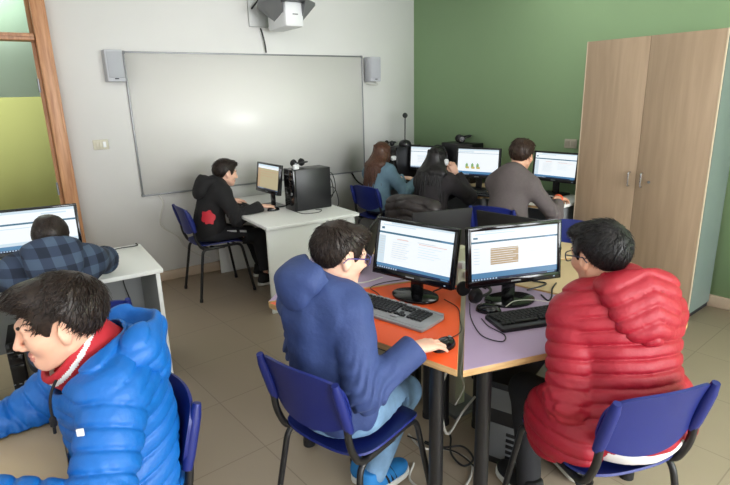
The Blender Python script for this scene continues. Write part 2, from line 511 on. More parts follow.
MB().box(((DX0 + J0) / 2 + .04, yc, 2.49), (J0 - DX0 - .09, .008, .73)).build('transom_pane', glass('transom_glass', (.93, .98, .95), .1, .08), door, None)
hg = MB()
for z in (.95, 1.75): hg.cyl((J0 - .03, CY - .03, z - .05), (J0 - .03, CY - .03, z + .05), .008, 10)
hg.build('hinge', M['dark_alu'], door)

# ------------------------------------------------------------------ things on the walls
wb = thing('whiteboard', 'large white enamel whiteboard with thin grey frame on the white wall', 'whiteboard', (2.0, CY, .806))
W, Hh = 2.335, 1.208
MB().box((0, -.0125, Hh / 2), (W - .02, .019, Hh - .02)).build('board_surface', M['board'], wb, None)
f = MB()
for z in (.006, Hh - .006): f.box((0, -.0145, z), (W - .03, .026, .013), .002)
for s in (-1, 1): f.box((s * (W / 2 - .006), -.0145, Hh / 2), (.013, .026, Hh - .03), .002)
f.build('frame', M['dark_alu'], wb)
for s in (-1, 1):
    for z in (.008, Hh - .008): MB().box((s * (W / 2 - .008), -.015, z), (.024, .029, .024), .005).build('corner_cap', M['midgrey_pl'], wb)

def speaker(x, z, label, flip):
    t = thing('wall_speaker', label, 'speaker', (x, CY, z), 0, 'grey wall speakers beside the whiteboard')
    MB().prism([(-.075, -.02), (.075, -.02), (.066, -.125), (-.066, -.125)][::-1], 0, .245, .006).build('cabinet', M['grey_pl'], t)
    MB().box((flip * .004, -.128, .13), (.116, .01, .2), .004).build('grille', mat('speaker_grille', (172, 174, 180), .8, bump=(500, .6, .002)), t)
    MB().box((0, -.1345, .022), (.03, .003, .008), .001).build('badge', M['black_mat'], t)
    MB().box((0, -.011, .12), (.06, .022, .1), .003).build('wall_bracket', M['midgrey_pl'], t)
    return t
speaker(.748, 1.772, 'grey wall speaker at the upper left corner of the whiteboard', 1)
t = speaker(3.268, 1.755, 'grey wall speaker at the upper right corner of the whiteboard, nearer the green wall', -1)
MB().tube(spline([(-.068, -.02, -.005), (-.018, -.06, -.03), (.062, -.07, -.033), (.05, -.02, .005)], 6), .004, 6).build('cable', M['cable_w'], t, label='pale cable loop')

# ultra short throw projector on its wall arm
pj = thing('wall_projector', 'white and grey short-throw projector on a wall arm above the whiteboard', 'projector', (2.1, CY, 2.2))
MB().box((-.055, -.0125, .26), (.19, .024, .42), .006).build('wall_plate', mat('galvanised_plate', (178, 180, 178), .5, .3), pj)
ar = MB(); ar.box((-.02, -.22, .32), (.07, .4, .05), .006); ar.box((-.02, -.2, .42), (.05, .34, .04), .006)
ar.build('arm', M['alu'], pj)
MB().prism([(-.1, -.10), (.29, -.16), (.33, -.42), (.12, -.62), (-.09, -.6), (-.19, -.36)], .20, .225, .008).build('top_plate', M['midgrey_pl'], pj)
hb = MB()
hb.raw([(-.19, -.36, .2), (-.09, -.6, .2), (-.1, -.10, .2), (-.02, -.3, .06), (-.0, -.45, .08), (.0, -.16, .1)], [(0, 1, 4, 3), (0, 3, 5, 2), (3, 4, 5), (0, 2, 1), (1, 2, 5, 4)])
hb.raw([(.33, -.42, .2), (.13, -.62, .2), (.28, -.14, .2), (.18, -.36, .03), (.14, -.5, .05), (.14, -.16, .1)], [(0, 3, 4, 1), (0, 2, 5, 3), (3, 5, 4), (0, 1, 2), (1, 4, 5, 2)])
hb.build('side_housing', M['midgrey_pl'], pj)
MB().prism([(-.02, -.14), (.14, -.14), (.155, -.48), (.15, -.53), (-.02, -.53), (-.03, -.48)], .0, .20, .018).build('front_cover', M['white_pl'], pj)
MB().box((.07, -.532, .1), (.05, .004, .009), .001).build('badge', M['midgrey_pl'], pj)
MB().tube(spline([(-.12, -.028, .2), (-.06, -.12, .3), (-.08, -.22, .36), (-.04, -.3, .3)], 6), .008, 8).build('power_lead', M['cable_b'], pj)
tag(MB().tube(spline([(2.06, CY - .012, 2.24), (2.07, CY - .03, 2.18), (2.085, CY - .03, 2.1), (2.095, CY - .022, 2.026)], 6), .007, 8).build('projector_cable', M['cable_b']),
    'black cable hanging from the projector plate down to the whiteboard', 'cable')

sw = thing('light_switch', 'ivory three-gang light switch plate beside the door frame', 'switch', (.57, CY, 1.225))
MB().box((0, -.006, .05), (.118, .012, .08), .004).build('plate', M['plate'], sw)
for i, mm in ((-1, M['plate']), (0, M['plate']), (1, M['white_pl'])): MB().box((i * .027, -.014, .05), (.023, .008, .046), .002).build('rocker', mm, sw)
so = thing('wall_socket', 'ivory double wall socket on the green wall beside the cabinet', 'socket', G(1.98, 0, 1.115), GA + pi / 2)
MB().box((0, -.006, .04), (.118, .012, .08), .004).build('plate', M['plate'], so)
for s in (-1, 1): MB().box((s * .028, -.013, .04), (.042, .004, .046), .002).build('socket_insert', mat('socket_insert', (176, 170, 152), .5), so)
tag(MB().tube(spline([(.97, CY - .012, .80), (1.0, CY - .012, .72), (.955, CY - .012, .58), (.975, CY - .012, .5), (1.09, CY - .012, .4), (1.14, CY - .013, .3), (1.25, CY - .02, .2), (1.36, CY - .02, .14)], 8), .005, 6).build('wall_cable', M['cable_w']),
    'thin pale cable looping down the white wall under the whiteboard', 'cable')
tag(MB().tube(spline([(3.0, CY - .014, .8), (3.07, CY - .02, .7), (3.2, CY - .02, .62), (3.3, CY - .03, .6)], 6), .009, 6).build('wall_cable', M['cable_b']),
    'black cable from the lower right of the whiteboard towards the corner desk', 'cable')
sk = thing('wall_socket', 'low socket box on the green wall right of the cabinet', 'socket', G(3.72, 0, .62), GA + pi / 2)
MB().box((0, -.02, .04), (.12, .04, .08), .005).build('box', M['plate'], sk)
for s in (-1, 1): MB().box((s * .028, -.041, .04), (.04, .004, .044), .002).build('socket_insert', M['white_pl'], sk)

# ------------------------------------------------------------------ cabinet
cab = thing('storage_cabinet', 'tall two-door oak laminate cabinet against the green wall', 'cabinet', (3.80, 1.694, 0), GA - pi)
# local: +x into the wall, +y along it away from the camera
CW, CD, CH = .926, .385, 1.955
k = MB()
k.box((.011 + CD / 2, .009, CH / 2 + .02), (CD - .02, .018, CH - .04), .001).box((.011 + CD / 2, CW - .009, CH / 2 + .02), (CD - .02, .018, CH - .04), .001)
k.box((.011 + CD / 2, CW / 2, CH - .01), (CD - .02, CW, .02), .001).box((.011 + CD / 2, CW / 2, .05), (CD - .02, CW - .036, .02)).box((CD - .004, CW / 2, CH / 2 + .03), (.008, CW - .036, CH - .1))
k.build('carcass', M['grey_lam'], cab)
MB().box((.03 + CD / 2, CW / 2, .02), (CD - .05, CW - .02, .04)).build('plinth', M['black_mat'], cab)
for i in (0, 1):
    d = MB().box((0, .4635 / 2 + i * .463, CH / 2 + .02), (.018, .4605, CH - .045), .001).build('door', M['oak'], cab)
    MB().box((.0, .004 if i == 0 else CW - .004, CH / 2 + .02), (.0195, .008, CH - .043), .001).build('edge_band', M['oak_edge'], d)
    y = .463 + (.045 if i else -.045)
    MB().tube(fillet([(-.008, y, .915), (-.036, y, .915), (-.036, y, 1.015), (-.008, y, 1.015)], .012), .006, 8).build('handle', M['chrome'], d)
lk = MB().cyl((-.009, .463 - .095, 0.955), (-.02, .463 - .095, 0.955), .009, 14).cyl((-.02, .463 - .095, 0.955), (-.023, .463 - .095, 0.955), .005, 10).build('lock', M['dark_alu'], cab)
# ------------------------------------------------------------------ school chair
def shell(fn, nu, nv, th, mb, m=0):
    """thin shell over fn(u,v) (u,v in 0..1) with thickness th"""
    P = [[Vector(fn(i / nu, j / nv)) for j in range(nv + 1)] for i in range(nu + 1)]
    Nn = []
    for i in range(nu + 1):
        row = []
        for j in range(nv + 1):
            a = P[min(i + 1, nu)][j] - P[max(i - 1, 0)][j]; b = P[i][min(j + 1, nv)] - P[i][max(j - 1, 0)]
            row.append(a.cross(b).normalized())
        Nn.append(row)
    V = [P[i][j] for i in range(nu + 1) for j in range(nv + 1)] + [P[i][j] - Nn[i][j] * th for i in range(nu + 1) for j in range(nv + 1)]
    k = (nu + 1) * (nv + 1); w = nv + 1; F = []
    for i in range(nu):
        for j in range(nv):
            a, b, c, d = i * w + j, (i + 1) * w + j, (i + 1) * w + j + 1, i * w + j + 1
            F += [(a, b, c, d), (k + d, k + c, k + b, k + a)]
    for i in range(nu):
        for j in (0, nv):
            a, b = i * w + j, (i + 1) * w + j
            F.append((b, a, k + a, k + b) if j == 0 else (a, b, k + b, k + a))
    for j in range(nv):
        for i in (0, nu):
            a, b = i * w + j, i * w + j + 1
            F.append((a, b, k + b, k + a) if i == 0 else (b, a, k + a, k + b))
    return mb.raw(V, F, m)

def sq(u, v):
    """unit square -> superellipse so that a shell gets rounded corners"""
    x, y = 2 * u - 1, 2 * v - 1
    k = .30
    return x * math.sqrt(1 - k * y * y * y * y * .9), y * math.sqrt(1 - k * x * x * x * x * .9)

def make_chair(label):
    t = thing('school_chair', label, 'chair', group='blue plastic school chairs')
    def seat(u, v):
        x, y = sq(u, v)
        z = .462 - .018 * (1 - x * x) * (1 - max(0, y) ** 2) + .01 * x ** 4
        z -= .035 * max(0, y - .35) ** 2 * 2.2
        z += .03 * max(0, -y - .6) ** 2 * 4
        return (x * .20, y * .20 + .005, z)
    s = MB(); shell(seat, 18, 18, .008, s); s.build('seat', M['blue_pl'], t, 60)
    def back(u, v):
        x, y = sq(u, v)
        dep = -.235 + .040 * x * x - .028 * (y + 1) - .006 * y * y
        zz = .678 + y * (.108 - .010 * x * x) - .022 * (1 - x * x) * (1 if y < 0 else 0) * y * y
        return (x * .186, dep, zz)
    b = MB(); shell(back, 20, 14, .009, b)
    for sx in (-1, 1):
        pts = [(sx * .172, -.204 - .028 * (y + 1) - .008, .678 + y * .095) for y in (-1.0, -.6, -.2, .2, .6, .98)]
        b.tube(pts, [.016, .019, .019, .019, .018, .012], 10)
    b.build('backrest', M['blue_pl'], t, 60)
    for sx in (-1, 1):
        for sy, name in ((1, 'leg'), (-1, 'leg')):
            pts = fillet([(sx * .172, 0, .430), (sx * .172, sy * .165, .430), (sx * .212, sy * .235 - .0, .014)], .05, 6)
            l = MB().tube(pts, .0115, 10); o = l.build(name, M['black_metal'], t, 60)
            MB().cyl((sx * .2115, sy * .233, .024), (sx * .213, sy * .236, 0), .0145, 12).build('foot_cap', M['black_pl'], o)
        MB().tube(fillet([(sx * .172, .02, .426), (sx * .172, -.17, .428), (sx * .172, -.214, .53), (sx * .172, -.222, .61)], .05, 6), .0125, 10).build('back_upright', M['black_metal'], t, 60)
    MB().tube([(-.172, .12, .430), (.172, .12, .430)], .009, 8).tube([(-.172, -.12, .430), (.172, -.12, .430)], .009, 8).build('seat_rail', M['black_metal'], t, 60)
    return t

def dup(o, parent=None):
    c = o.copy(); COL.objects.link(c); c.parent = parent
    for ch in list(o.children): dup(ch, c)
    return c
chair0 = None
def place_chair(x, y, head, label):
    global chair0
    if chair0 is None: c = chair0 = make_chair(label)
    else: c = dup(chair0)
    solid_chair(x, y, head)
    c['label'] = label; c.location = (x, y, 0); c.rotation_euler = (0, 0, R(head - 90))
    return c

# ------------------------------------------------------------------ computers
MON = dict(
    page=glow('screen_white', (240, 246, 250), 1.12), head=glow('screen_grey', (205, 222, 232), 1.12), bar=glow('screen_teal', (62, 120, 150), .8),
    task=glow('screen_navy', (24, 48, 92), .7), txt=glow('screen_text', (216, 224, 230), 1.0), band=glow('screen_blue', (92, 150, 196), .8),
    tan=glow('screen_tan', (206, 178, 140), .85), red=glow('screen_red', (238, 206, 200), 1.0), icon=glow('screen_icon', (190, 214, 240), .9),
    sand=glow('screen_sand', (214, 200, 160), .75), grn=glow('screen_green', (150, 196, 130), .8), yel=glow('screen_yellow', (222, 200, 110), .85))
MK = list(MON); MM = [MON[k] for k in MK]

def layout(kind):
    """list of (u0,v0,u1,v1,key), v downwards"""
    L = [(0, 0, 1, 1, 'page'), (0, .955, 1, 1, 'task')]
    L += [(.012 + i * .033, .963, .03 + i * .033, .992, 'icon') for i in range(9)] + [(.88, .965, .97, .99, 'band')]
    if kind == 'page':
        L += [(0, 0, 1, .045, 'head'), (.01, .012, .16, .045, 'page'), (0, .045, 1, .1, 'page'), (.05, .06, .5, .085, 'head'), (.03, .12, .07, .165, 'bar'), (0, .215, 1, .255, 'bar'), (.84, .222, .97, .248, 'band')]
        L += [(0, .89, 1, .955, 'band'), (0, .3, .1, .88, 'head')]
        L += [(.02, .32 + i * .05, .085, .338 + i * .05, 'txt') for i in range(8)]
        L += [(.2, .36, .46, .364, 'txt'), (.2, .78, .46, .784, 'txt'), (.26, .33, .42, .35, 'red'), (.56, .36, .92, .375, 'red'), (.54, .33, .78, .345, 'txt')]
        L += [(.2, .41 + i * .045, .2 + .24 * (1 - .3 * ((i * 7) % 3) / 3), .422 + i * .045, 'txt') for i in range(8)]
        L += [(.56, .42 + i * .05, .56 + .3 * (1 - .4 * ((i * 5) % 3) / 3), .43 + i * .05, 'head') for i in range(5)]
    elif kind == 'tan':
        L += [(0, 0, 1, .045, 'head'), (.01, .012, .16, .045, 'page'), (.05, .06, .5, .085, 'head'), (.03, .13, .08, .165, 'bar'), (0, .215, 1, .25, 'bar'), (.85, .222, .97, .246, 'band'), (0, .845, 1, .955, 'band')]
        L += [(.22, .37, .54, .70, 'tan')] + [(.22, .39 + i * .045, .22 + .32 * (1 - .2 * (i % 3) / 2), .398 + i * .045, 'page') for i in range(7)]
        L += [(.03, .35 + i * .06, .1, .362 + i * .06, 'txt') for i in range(6)] + [(.62, .36, .8, .368, 'txt'), (.62, .5, .74, .508, 'txt'), (.84, .38, .95, .388, 'head')]
    elif kind == 'trees':
        L += [(0, 0, 1, .06, 'head'), (.02, .09, .4, .13, 'head'), (0, .155, 1, .165, 'bar'), (0, .86, 1, .955, 'band')]
        for i, x in enumerate((.2, .34, .47)):
            L += [(x, .58, x + .06, .74, 'grn'), (x + .01, .68, x + .09, .76, 'yel'), (x + .02, .54, x + .045, .6, 'grn')]
    elif kind == 'list':
        L += [(0, 0, 1, .08, 'head'), (.04, .1, .5, .13, 'head'), (0, .215, 1, .235, 'bar'), (.2, .42, .8, .45, 'head')] + [(.22, .48 + i * .07, .22 + .5 * (1 - .3 * (i % 2)), .5 + i * .07, 'txt') for i in range(4)]
        L += [(0, .9, 1, .955, 'head')]
    elif kind == 'folder':
        L += [(0, 0, 1, .955, 'sand'), (0, 0, 1, .08, 'head'), (0, .08, 1, .16, 'page'), (.05, .25, .95, .29, 'tan'), (.05, .35, .6, .38, 'tan'), (.05, .45, .7, .48, 'tan'), (0, .16, .12, .955, 'tan')]
    elif kind == 'wide':
        L += [(0, 0, 1, .07, 'head'), (0, .30, 1, .345, 'bar'), (0, .78, 1, .86, 'head'), (0, .86, 1, .955, 'band'), (.6, .1, .9, .14, 'head'), (.1, .42, .5, .44, 'head')]
    return L

def screen_mb(w, h, kind, z0, y):
    mb = MB()
    for n, (a, b, c, d, k) in enumerate(layout(kind)):
        yy = y + .00012 * n if False else y - .00006 * n
        x0, x1 = -w / 2 + a * w, -w / 2 + c * w; zt, zb = z0 + h - b * h, z0 + h - d * h
        mb.quad((x0, yy, zb), (x1, yy, zb), (x1, yy, zt), (x0, yy, zt), MK.index(k))
    return mb

def monitor(x, y, z, yaw, label, kind, w=.45, h=.27, zb=.08, tilt=6, basez=None, foot='oval', glossy=True, bez=.016, name='computer_monitor', thick=.035):
    """stands at (x,y,z); screen faces yaw; local -Y is the viewer's side"""
    t = thing(name, label, 'monitor', (x, y, z), R(yaw + 90), 'black computer monitors')
    Rt = Matrix.Rotation(R(-tilt), 3, 'X'); O = Vector((0, 0, zb))
    bm = M['black_gloss'] if glossy else M['black_pl']
    c = MB().box((0, .012, h / 2), (w, .024, h), .005)
    c.box((0, .024 + thick / 2, h * .5), (w * .62, thick, h * .56), .012)
    for v in range(6): c.box((0, .0255 + thick, h * .5 - .05 + v * .02), (w * .4, .002, .006), 0)
    bz = MB(); b2 = bez + .014
    bz.box((0, -.004, h - bez / 2), (w, .012, bez), .003).box((0, -.004, b2 / 2), (w, .012, b2), .003)
    for s in (-1, 1): bz.box((s * (w / 2 - bez / 2), -.004, h / 2), (bez, .012, h - .004), .003)
    sc = screen_mb(w - 2 * bez + .002, h - bez - b2 + .002, kind, b2 - .001, -.0012)
    lg = MB().box((0, -.0106, b2 * .5), (.045, .001, .006), 0)
    led = MB().box((w * .42, -.0106, b2 * .45), (.008, .001, .003), 0)
    for mb in (c, bz, sc, lg, led):
        mb.V = [tuple(Rt @ Vector(v) + O) for v in mb.V]
    b = c.build('back_case', bm, t)
    bz.build('bezel', bm, t); sc.build('screen', MM, t, None); lg.build('badge', M['silver_pl'], t); led.build('power_light', MON['icon'], t)
    n = MB().box((0, .05, (zb + .09) / 2 + .006), (.06, .022, zb + .08), .006)
    n.build('stand_neck', bm, t)
    f = MB()
    if foot == 'oval': pts = [(.115 * cos(a), .035 + .085 * sin(a)) for a in np.linspace(0, 2 * pi, 33)[:-1]]
    else: pts = [(px, py + .035) for px, py in rrect(.23, .17, .03)]
    f.prism(pts, 0, .012, .004)
    f.build('stand_foot', bm, t)
    return t

def keyboard(x, y, z, ang, label, body, keys, w=.44, d=.15, silver=False):
    """typist looks along ang"""
    ca, sa = cos(R(ang - 90)), sin(R(ang - 90))
    solid_poly([(x + ca * px - sa * py, y + sa * px + ca * py) for px, py in ((-w / 2, -d / 2 - .01), (w / 2, -d / 2 - .01), (w / 2, d / 2), (-w / 2, d / 2))], z - .01, z + .0255, .001)
    t = thing('keyboard', label, 'keyboard', (x, y, z), R(ang - 90), 'computer keyboards')
    b = MB()
    pts = [(px, py) for px, py in rrect(w, d, .014 if not silver else .03)]
    b.prism(pts, .0, .016, .004)
    if silver: b.prism([(-w / 2 + .004, -d / 2 - .012), (w / 2 - .004, -d / 2 - .012), (w / 2 - .0, -d / 2 + .03), (-w / 2, -d / 2 + .03)], .0, .013, .004)
    b.box((0, d * .43, .017), (w * .96, .014, .01), .003)
    b.build('case', body, t)
    k = MB(); pit = .0186; x0 = -w / 2 + .016
    rows = [(d * .30, 0), (d * .12, 0), (-.0008 if False else -.005 + .0, .004), (-.024, .008), (-.043, .002)]
    for ri, (ry, off) in enumerate(rows):
        ry = .042 - ri * pit * 1.0
        for c in range(14):
            if ri == 4 and 3 <= c <= 8:
                if c == 3: k.box((x0 + 5.5 * pit + .008, ry, .0205), (pit * 5.6, pit * .86, .009), .002, seg=1)
                continue
            k.box((x0 + c * pit + off + .008, ry, .0205), (pit * .86, pit * .86, .009), .002, seg=1)
        for c in range(3):
            if ri in (0, 1) or (ri == 4) or (ri == 3 and c == 1): k.box((x0 + .28 + c * pit, ry, .0205), (pit * .86, pit * .86, .009), .002, seg=1)
        for c in range(4):
            if x0 + .345 + c * pit < w / 2 - .01: k.box((x0 + .345 + c * pit, ry, .0205), (pit * .86, pit * .86, .009), .002, seg=1)
    for c in range(13): k.box((x0 + .008 + c * pit * 1.12, .062, .0195), (pit * .8, pit * .62, .007), .002, seg=1)
    k.build('keys', keys, t)
    if silver:
        mk = MB()
        for c in range(9): mk.box((-w / 2 + .05 + c * .04, d * .455, .021), (.024, .009, .005), .002, seg=1)
        mk.build('media_key', M['silver_pl'], t)
        MB().box((.07, -.055, .019), (.035, .02, .006), .003).build('badge_plate', M['silver_pl'], t)
    return t

def mouse(x, y, z, ang, label, m=None):
    t = thing('computer_mouse', label, 'mouse', (x, y, z), R(ang - 90), 'computer mice')
    b = MB(); n, k = 18, 8; V = []; F = []
    for i in range(k + 1):
        a = pi / 2 * i / k
        for j in range(n):
            th = 2 * pi * j / n
            V.append((.031 * cos(th) * cos(a) ** .6, .055 * sin(th) * cos(a) ** .6, .034 * sin(a) ** .9 + .001))
    for i in range(k):
        for j in range(n): F.append((i * n + j, i * n + (j + 1) % n, (i + 1) * n + (j + 1) % n, (i + 1) * n + j))
    F.append(tuple(range(n))[::-1])
    b.raw(V, F).build('shell', m or M['black_gloss'], t, 60)
    MB().cyl((-.004, .03, .028), (.004, .03, .028), .009, 12).build('wheel', M['midgrey_pl'], t)
    return t

def tower(x, y, z, yaw, label, w=.19, d=.36, h=.36, group='black computer towers'):
    """front faces yaw (local -Y)"""
    t = thing('computer_tower', label, 'computer', (x, y, z), R(yaw + 90), group)
    MB().box((0, .012, h / 2), (w, d - .024, h - .006), .003).build('case', M['black_pl'], t)
    f = MB().box((0, -d / 2 + .014, h / 2), (w, .028, h), .007)
    for i in range(3): f.box((0, -d / 2 - .001, h - .045 - i * .048), (w * .8, .006, .04), .002)
    f.build('front_panel', M['black_gloss'], t)
    MB().box((-.02, -d / 2 - .005, h - .045), (w * .4, .003, .006), .001).build('drive_button', M['midgrey_pl'], t)
    g = MB()
    for i in range(6): g.box((0, -d / 2 - .001, .05 + i * .016), (w * .5, .005, .006), .001)
    g.build('vent', M['black_mat'], t)
    pw = MB().cyl((w * .3, -d / 2, h * .42), (w * .3, -d / 2 - .006, h * .42), .012, 16); pw.build('power_button', M['silver_pl'], t)
    for i in (-1, 1): MB().box((-w * .25 + i * .014, -d / 2 - .001, h * .42), (.013, .004, .006), .001).build('usb_port', M['midgrey_pl'], t)
    r = MB().box((0, d / 2 + .001, h * .3), (w * .8, .004, h * .42), .001); r.box((0, d / 2 + .001, h * .8), (w * .82, .004, .1), .001)
    r.build('back_plate', M['midgrey_pl'], t)
    pt = MB()
    for i in range(5): pt.box((-w * .22, d / 2 + .005, h * (.14 + .07 * i)), (w * .22, .006, .014), .001)
    pt.build('port', M['black_mat'], t)
    return t

def headphones(loc, rz, label, tilt=0, s=1.0, m=None, flat=True):
    t = thing('headphones', label, 'headphones', loc, rz, 'headphones on the computers')
    m = m or M['black_pl']
    Q = Matrix.Rotation(R(tilt), 3, 'X')
    def T(mb): mb.V = [tuple(Q @ (Vector(v) * s)) for v in mb.V]; return mb
    arc = [(.078 * cos(a), 0, .095 * sin(a)) for a in np.linspace(-.1, pi + .1, 19)]
    T(MB().tube(arc, [.005] + [.008] * 17 + [.005], 8)).build('headband', m, t, 60)
    for sx in (-1, 1):
        c = MB(); rot = Matrix.Rotation(pi / 2 * sx, 3, 'Y')
        c.lathe([(.006, .026), (.026, .024), (.036, .012), (.037, 0)], (sx * .06, 0, -.02), 20, rot=rot)
        o = T(c).build('ear_cup', m, t, 40)
        c = MB().lathe([(.024, -.018), (.037, -.016), (.041, -.008), (.038, .002)], (sx * .062, 0, -.02), 20, rot=rot)
        T(c).build('ear_cushion', M['black_mat'], o, 40)
    return t

def cable(name, label, pts, r=.0028, m=None, n=8):
    return tag(MB().tube(spline(pts, n), r, 6).build(name, m or M['cable_b'], None, 60), label, 'cable')

# ------------------------------------------------------------------ hexagon of trapezoid tables
HX = Vector((1.79, 1.872)); HL = 1.0; TZ = .72
def hexdir(i): a = R(226 + 60 * i); return Vector((cos(a), sin(a)))
def trapezoid(i, m, label, mlabel):
    """table between hexagon corners i-1.. : i = 0 orange"""
    a0, a1 = hexdir(i - 1), hexdir(i)          # orange: V5 -> V0
    mid = (a0 + a1).normalized(); ang = math.atan2(mid.y, mid.x)
    t = thing('trapezoid_table', label, 'table', (HX.x, HX.y, 0), ang, 'coloured trapezoid tables of the island')
    # local +x points outwards
    ri, ro, gp = .20, HL, .009
    s30, c30 = .5, math.sqrt(3) / 2
    def cor(r, s, inset=0.0): return Vector((r * c30, s * r * s30))
    def poly(e):
        xi, xo = ri * c30 + e, ro * c30 - e
        g = (gp + e) / c30
        yi, yo = xi * math.tan(R(30)) - g, xo * math.tan(R(30)) - g
        return [(xi, -yi), (xo, -yo), (xo, yo), (xi, yi)]
    MB().prism(poly(.0), TZ - .026, TZ - .0012, .002).build('edge_band', M['ply_edge'], t)
    MB().prism(poly(.0018), TZ - .004, TZ, .0005).build('table_top', m, t, label=mlabel)
    q0, q1 = Vector((cos(ang), sin(ang))), Vector((-sin(ang), cos(ang)))
    solid_poly([HX + q0 * a + q1 * b for a, b in poly(0)], TZ - .085, TZ)
    P = poly(.075)
    for (px, py) in P:
        l = MB().cyl((px, py, .012), (px, py, TZ - .026), .027, 20); o = l.build('leg', M['black_metal'], t)
        MB().cyl((px, py, 0), (px, py, .03), .029, 20).build('foot_cap', M['black_mat'], o)
    fr = MB()
    for a, b in zip(P, P[1:] + P[:1]):
        a, b = Vector((*a, TZ - .05)), Vector((*b, TZ - .05)); d = b - a
        fr.box((a + b) / 2, (d.length - .05, .022, .045), .002, rot=Matrix.Rotation(math.atan2(d.y, d.x), 3, 'Z'))
    fr.build('apron', M['black_metal'], t)
    return t
trapezoid(0, M['orange'], 'orange topped trapezoid table in front of the navy jacket', 'orange top')
trapezoid(1, M['lilac'], 'lilac topped trapezoid table in front of the red jacket', 'lilac top')
trapezoid(2, M['beige'], 'beige topped trapezoid table between the red jacket and the cabinet', 'beige top')
trapezoid(3, M['beige'], 'trapezoid table at the far right of the island under an open laptop', 'top')
trapezoid(4, M['beige'], 'trapezoid table on the far side of the island under an open laptop', 'top')
trapezoid(5, M['lilac'], 'lilac topped trapezoid table behind the navy jacket and the orange table', 'lilac top')

# island machines
def hex_pt(ang, r): return HX.x + r * cos(R(ang)), HX.y + r * sin(R(ang))
def laptop(x, y, yaw, label, w=.37, lid=.235, open_=102):
    """(x,y): middle of the hinge; keyboard side and screen face yaw"""
    t = thing('laptop', label, 'laptop', (x, y, TZ), R(yaw + 90), 'black laptops on the island')
    MB().box((0, -.125, .011), (w, .25, .02), .005).build('base', M['black_pl'], t)
    MB().box((0, -.10, .0222), (w * .86, .11, .002), .0005).build('keys', M['black_mat'], t)
    MB().box((0, -.205, .0216), (.1, .06, .001), 0).build('touchpad', M['midgrey_pl'], t)
    Rt = Matrix.Rotation(R(90 - open_), 3, 'X'); O = Vector((0, .0, .02))
    l = MB().box((0, .005, lid / 2), (w, .012, lid), .005)
    s = screen_mb(w - .03, lid - .03, 'list', .016, -.0018)
    for q in (l, s): q.V = [tuple(Rt @ Vector(v) + O) for v in q.V]
    l.build('lid', M['black_mat'], t); s.build('screen', MM, t, None)
    MB().cyl((-w * .35, .003, .02), (w * .35, .003, .02), .007, 10).build('hinge', M['black_mat'], t)
    return t
laptop(1.97, 2.28, 74, 'black laptop lid seen from behind above the monitor on the orange table', .375)
laptop(2.235, 1.98, 11, 'black laptop lid seen from behind above the monitor on the lilac table', .385, .222)
laptop(1.475, 2.30, 136, 'open black laptop seen edge-on beside the glasses of the person in navy', .34)

monitor(1.358, 1.757, TZ, 197, 'black monitor on the orange table showing a web page with pale text blocks', 'page', .427, .261, .088, 11, foot='oval')
monitor(1.682, 1.450, TZ, 252.5, 'glossy black monitor on the lilac table showing a web page with a tan picture', 'tan', .441, .257, .094, 5, foot='oval')
keyboard(1.197, 1.70, TZ, 17, 'silver and black multimedia keyboard on the orange table', M['silver_pl'], M['black_pl'], .47, .165, True)
keyboard(1.655, 1.275, TZ, 73, 'plain black keyboard on the lilac table', M['black_pl'], M['black_mat'], .445, .15)
mouse(1.165, 1.312, TZ, 10, 'black mouse under the hand on the orange table')
mouse(1.528, 1.448, TZ, 120, 'small black mouse behind the left end of the black keyboard on the lilac table')
headphones((1.565, 1.58, TZ + .044), R(78), 'black headphones lying between the two front monitors', 86, .85)
# ------------------------------------------------------------------ white desks
def white_desk(x0, x1, y0, y1, z, label, front_panel, along='x'):
    solid_poly([(x0, y0), (x1, y0), (x1, y1), (x0, y1)], z - .03, z)
    t = thing('white_desk', label, 'desk', ((x0 + x1) / 2, (y0 + y1) / 2, 0), 0, 'white laminate desks')
    w, d = x1 - x0, y1 - y0
    MB().box((0, 0, z - .0125), (w, d, .025), .003).build('table_top', M['white_lam'], t)
    if along == 'x':
        for s in (-1, 1):
            o = MB().box((s * (w / 2 - .028), .0, (z - .027) / 2), (.022, d - .042, z - .029), .002).build('side_panel', M['grey_panel'], t, label='grey side panel')
            MB().box((s * (w / 2 - .028), -d / 2 + .0195, (z - .027) / 2), (.0225, .003, z - .029), .001).build('edge_band', M['white_lam'], o)
        MB().box((0, d / 2 - .10, z / 2 + .08), (w - .08, .018, z - .22), .002).build('modesty_panel', M['grey_panel'], t)
    else:
        for s in (-1, 1): MB().box((0, s * (d / 2 - .06), (z - .027) / 2), (w - .035, .022, z - .029), .002).build('side_panel', M['white_lam'], t)
        MB().box((w / 2 - .10, 0, z / 2 + .08), (.018, d - .15, z - .22), .002).build('modesty_panel', M['white_lam'], t)
    return t
white_desk(-.95, .563, 3.0, 3.66, .70, 'white desk on the left with a checked hoodie sitting at it', 0)
white_desk(1.41, 2.21, 3.53, 4.88, .70, 'white desk against the whiteboard wall carrying the black computer tower', 0, 'y')
TD = .70
monitor(1.735, 4.262, TD, 184, 'small black monitor with a beige folder window on the white desk', 'folder', .42, .255, .12, 8, foot='rect')
tower(1.985, 3.985, TD, 180, 'black computer tower standing beside the small monitor on the white desk', .19, .345, .345)
keyboard(1.53, 4.46, TD, 0, 'black keyboard on the white desk by the whiteboard', M['black_pl'], M['black_mat'], .44, .15)
mouse(1.70, 4.075, TD, 0, 'black mouse on the white desk by the whiteboard')
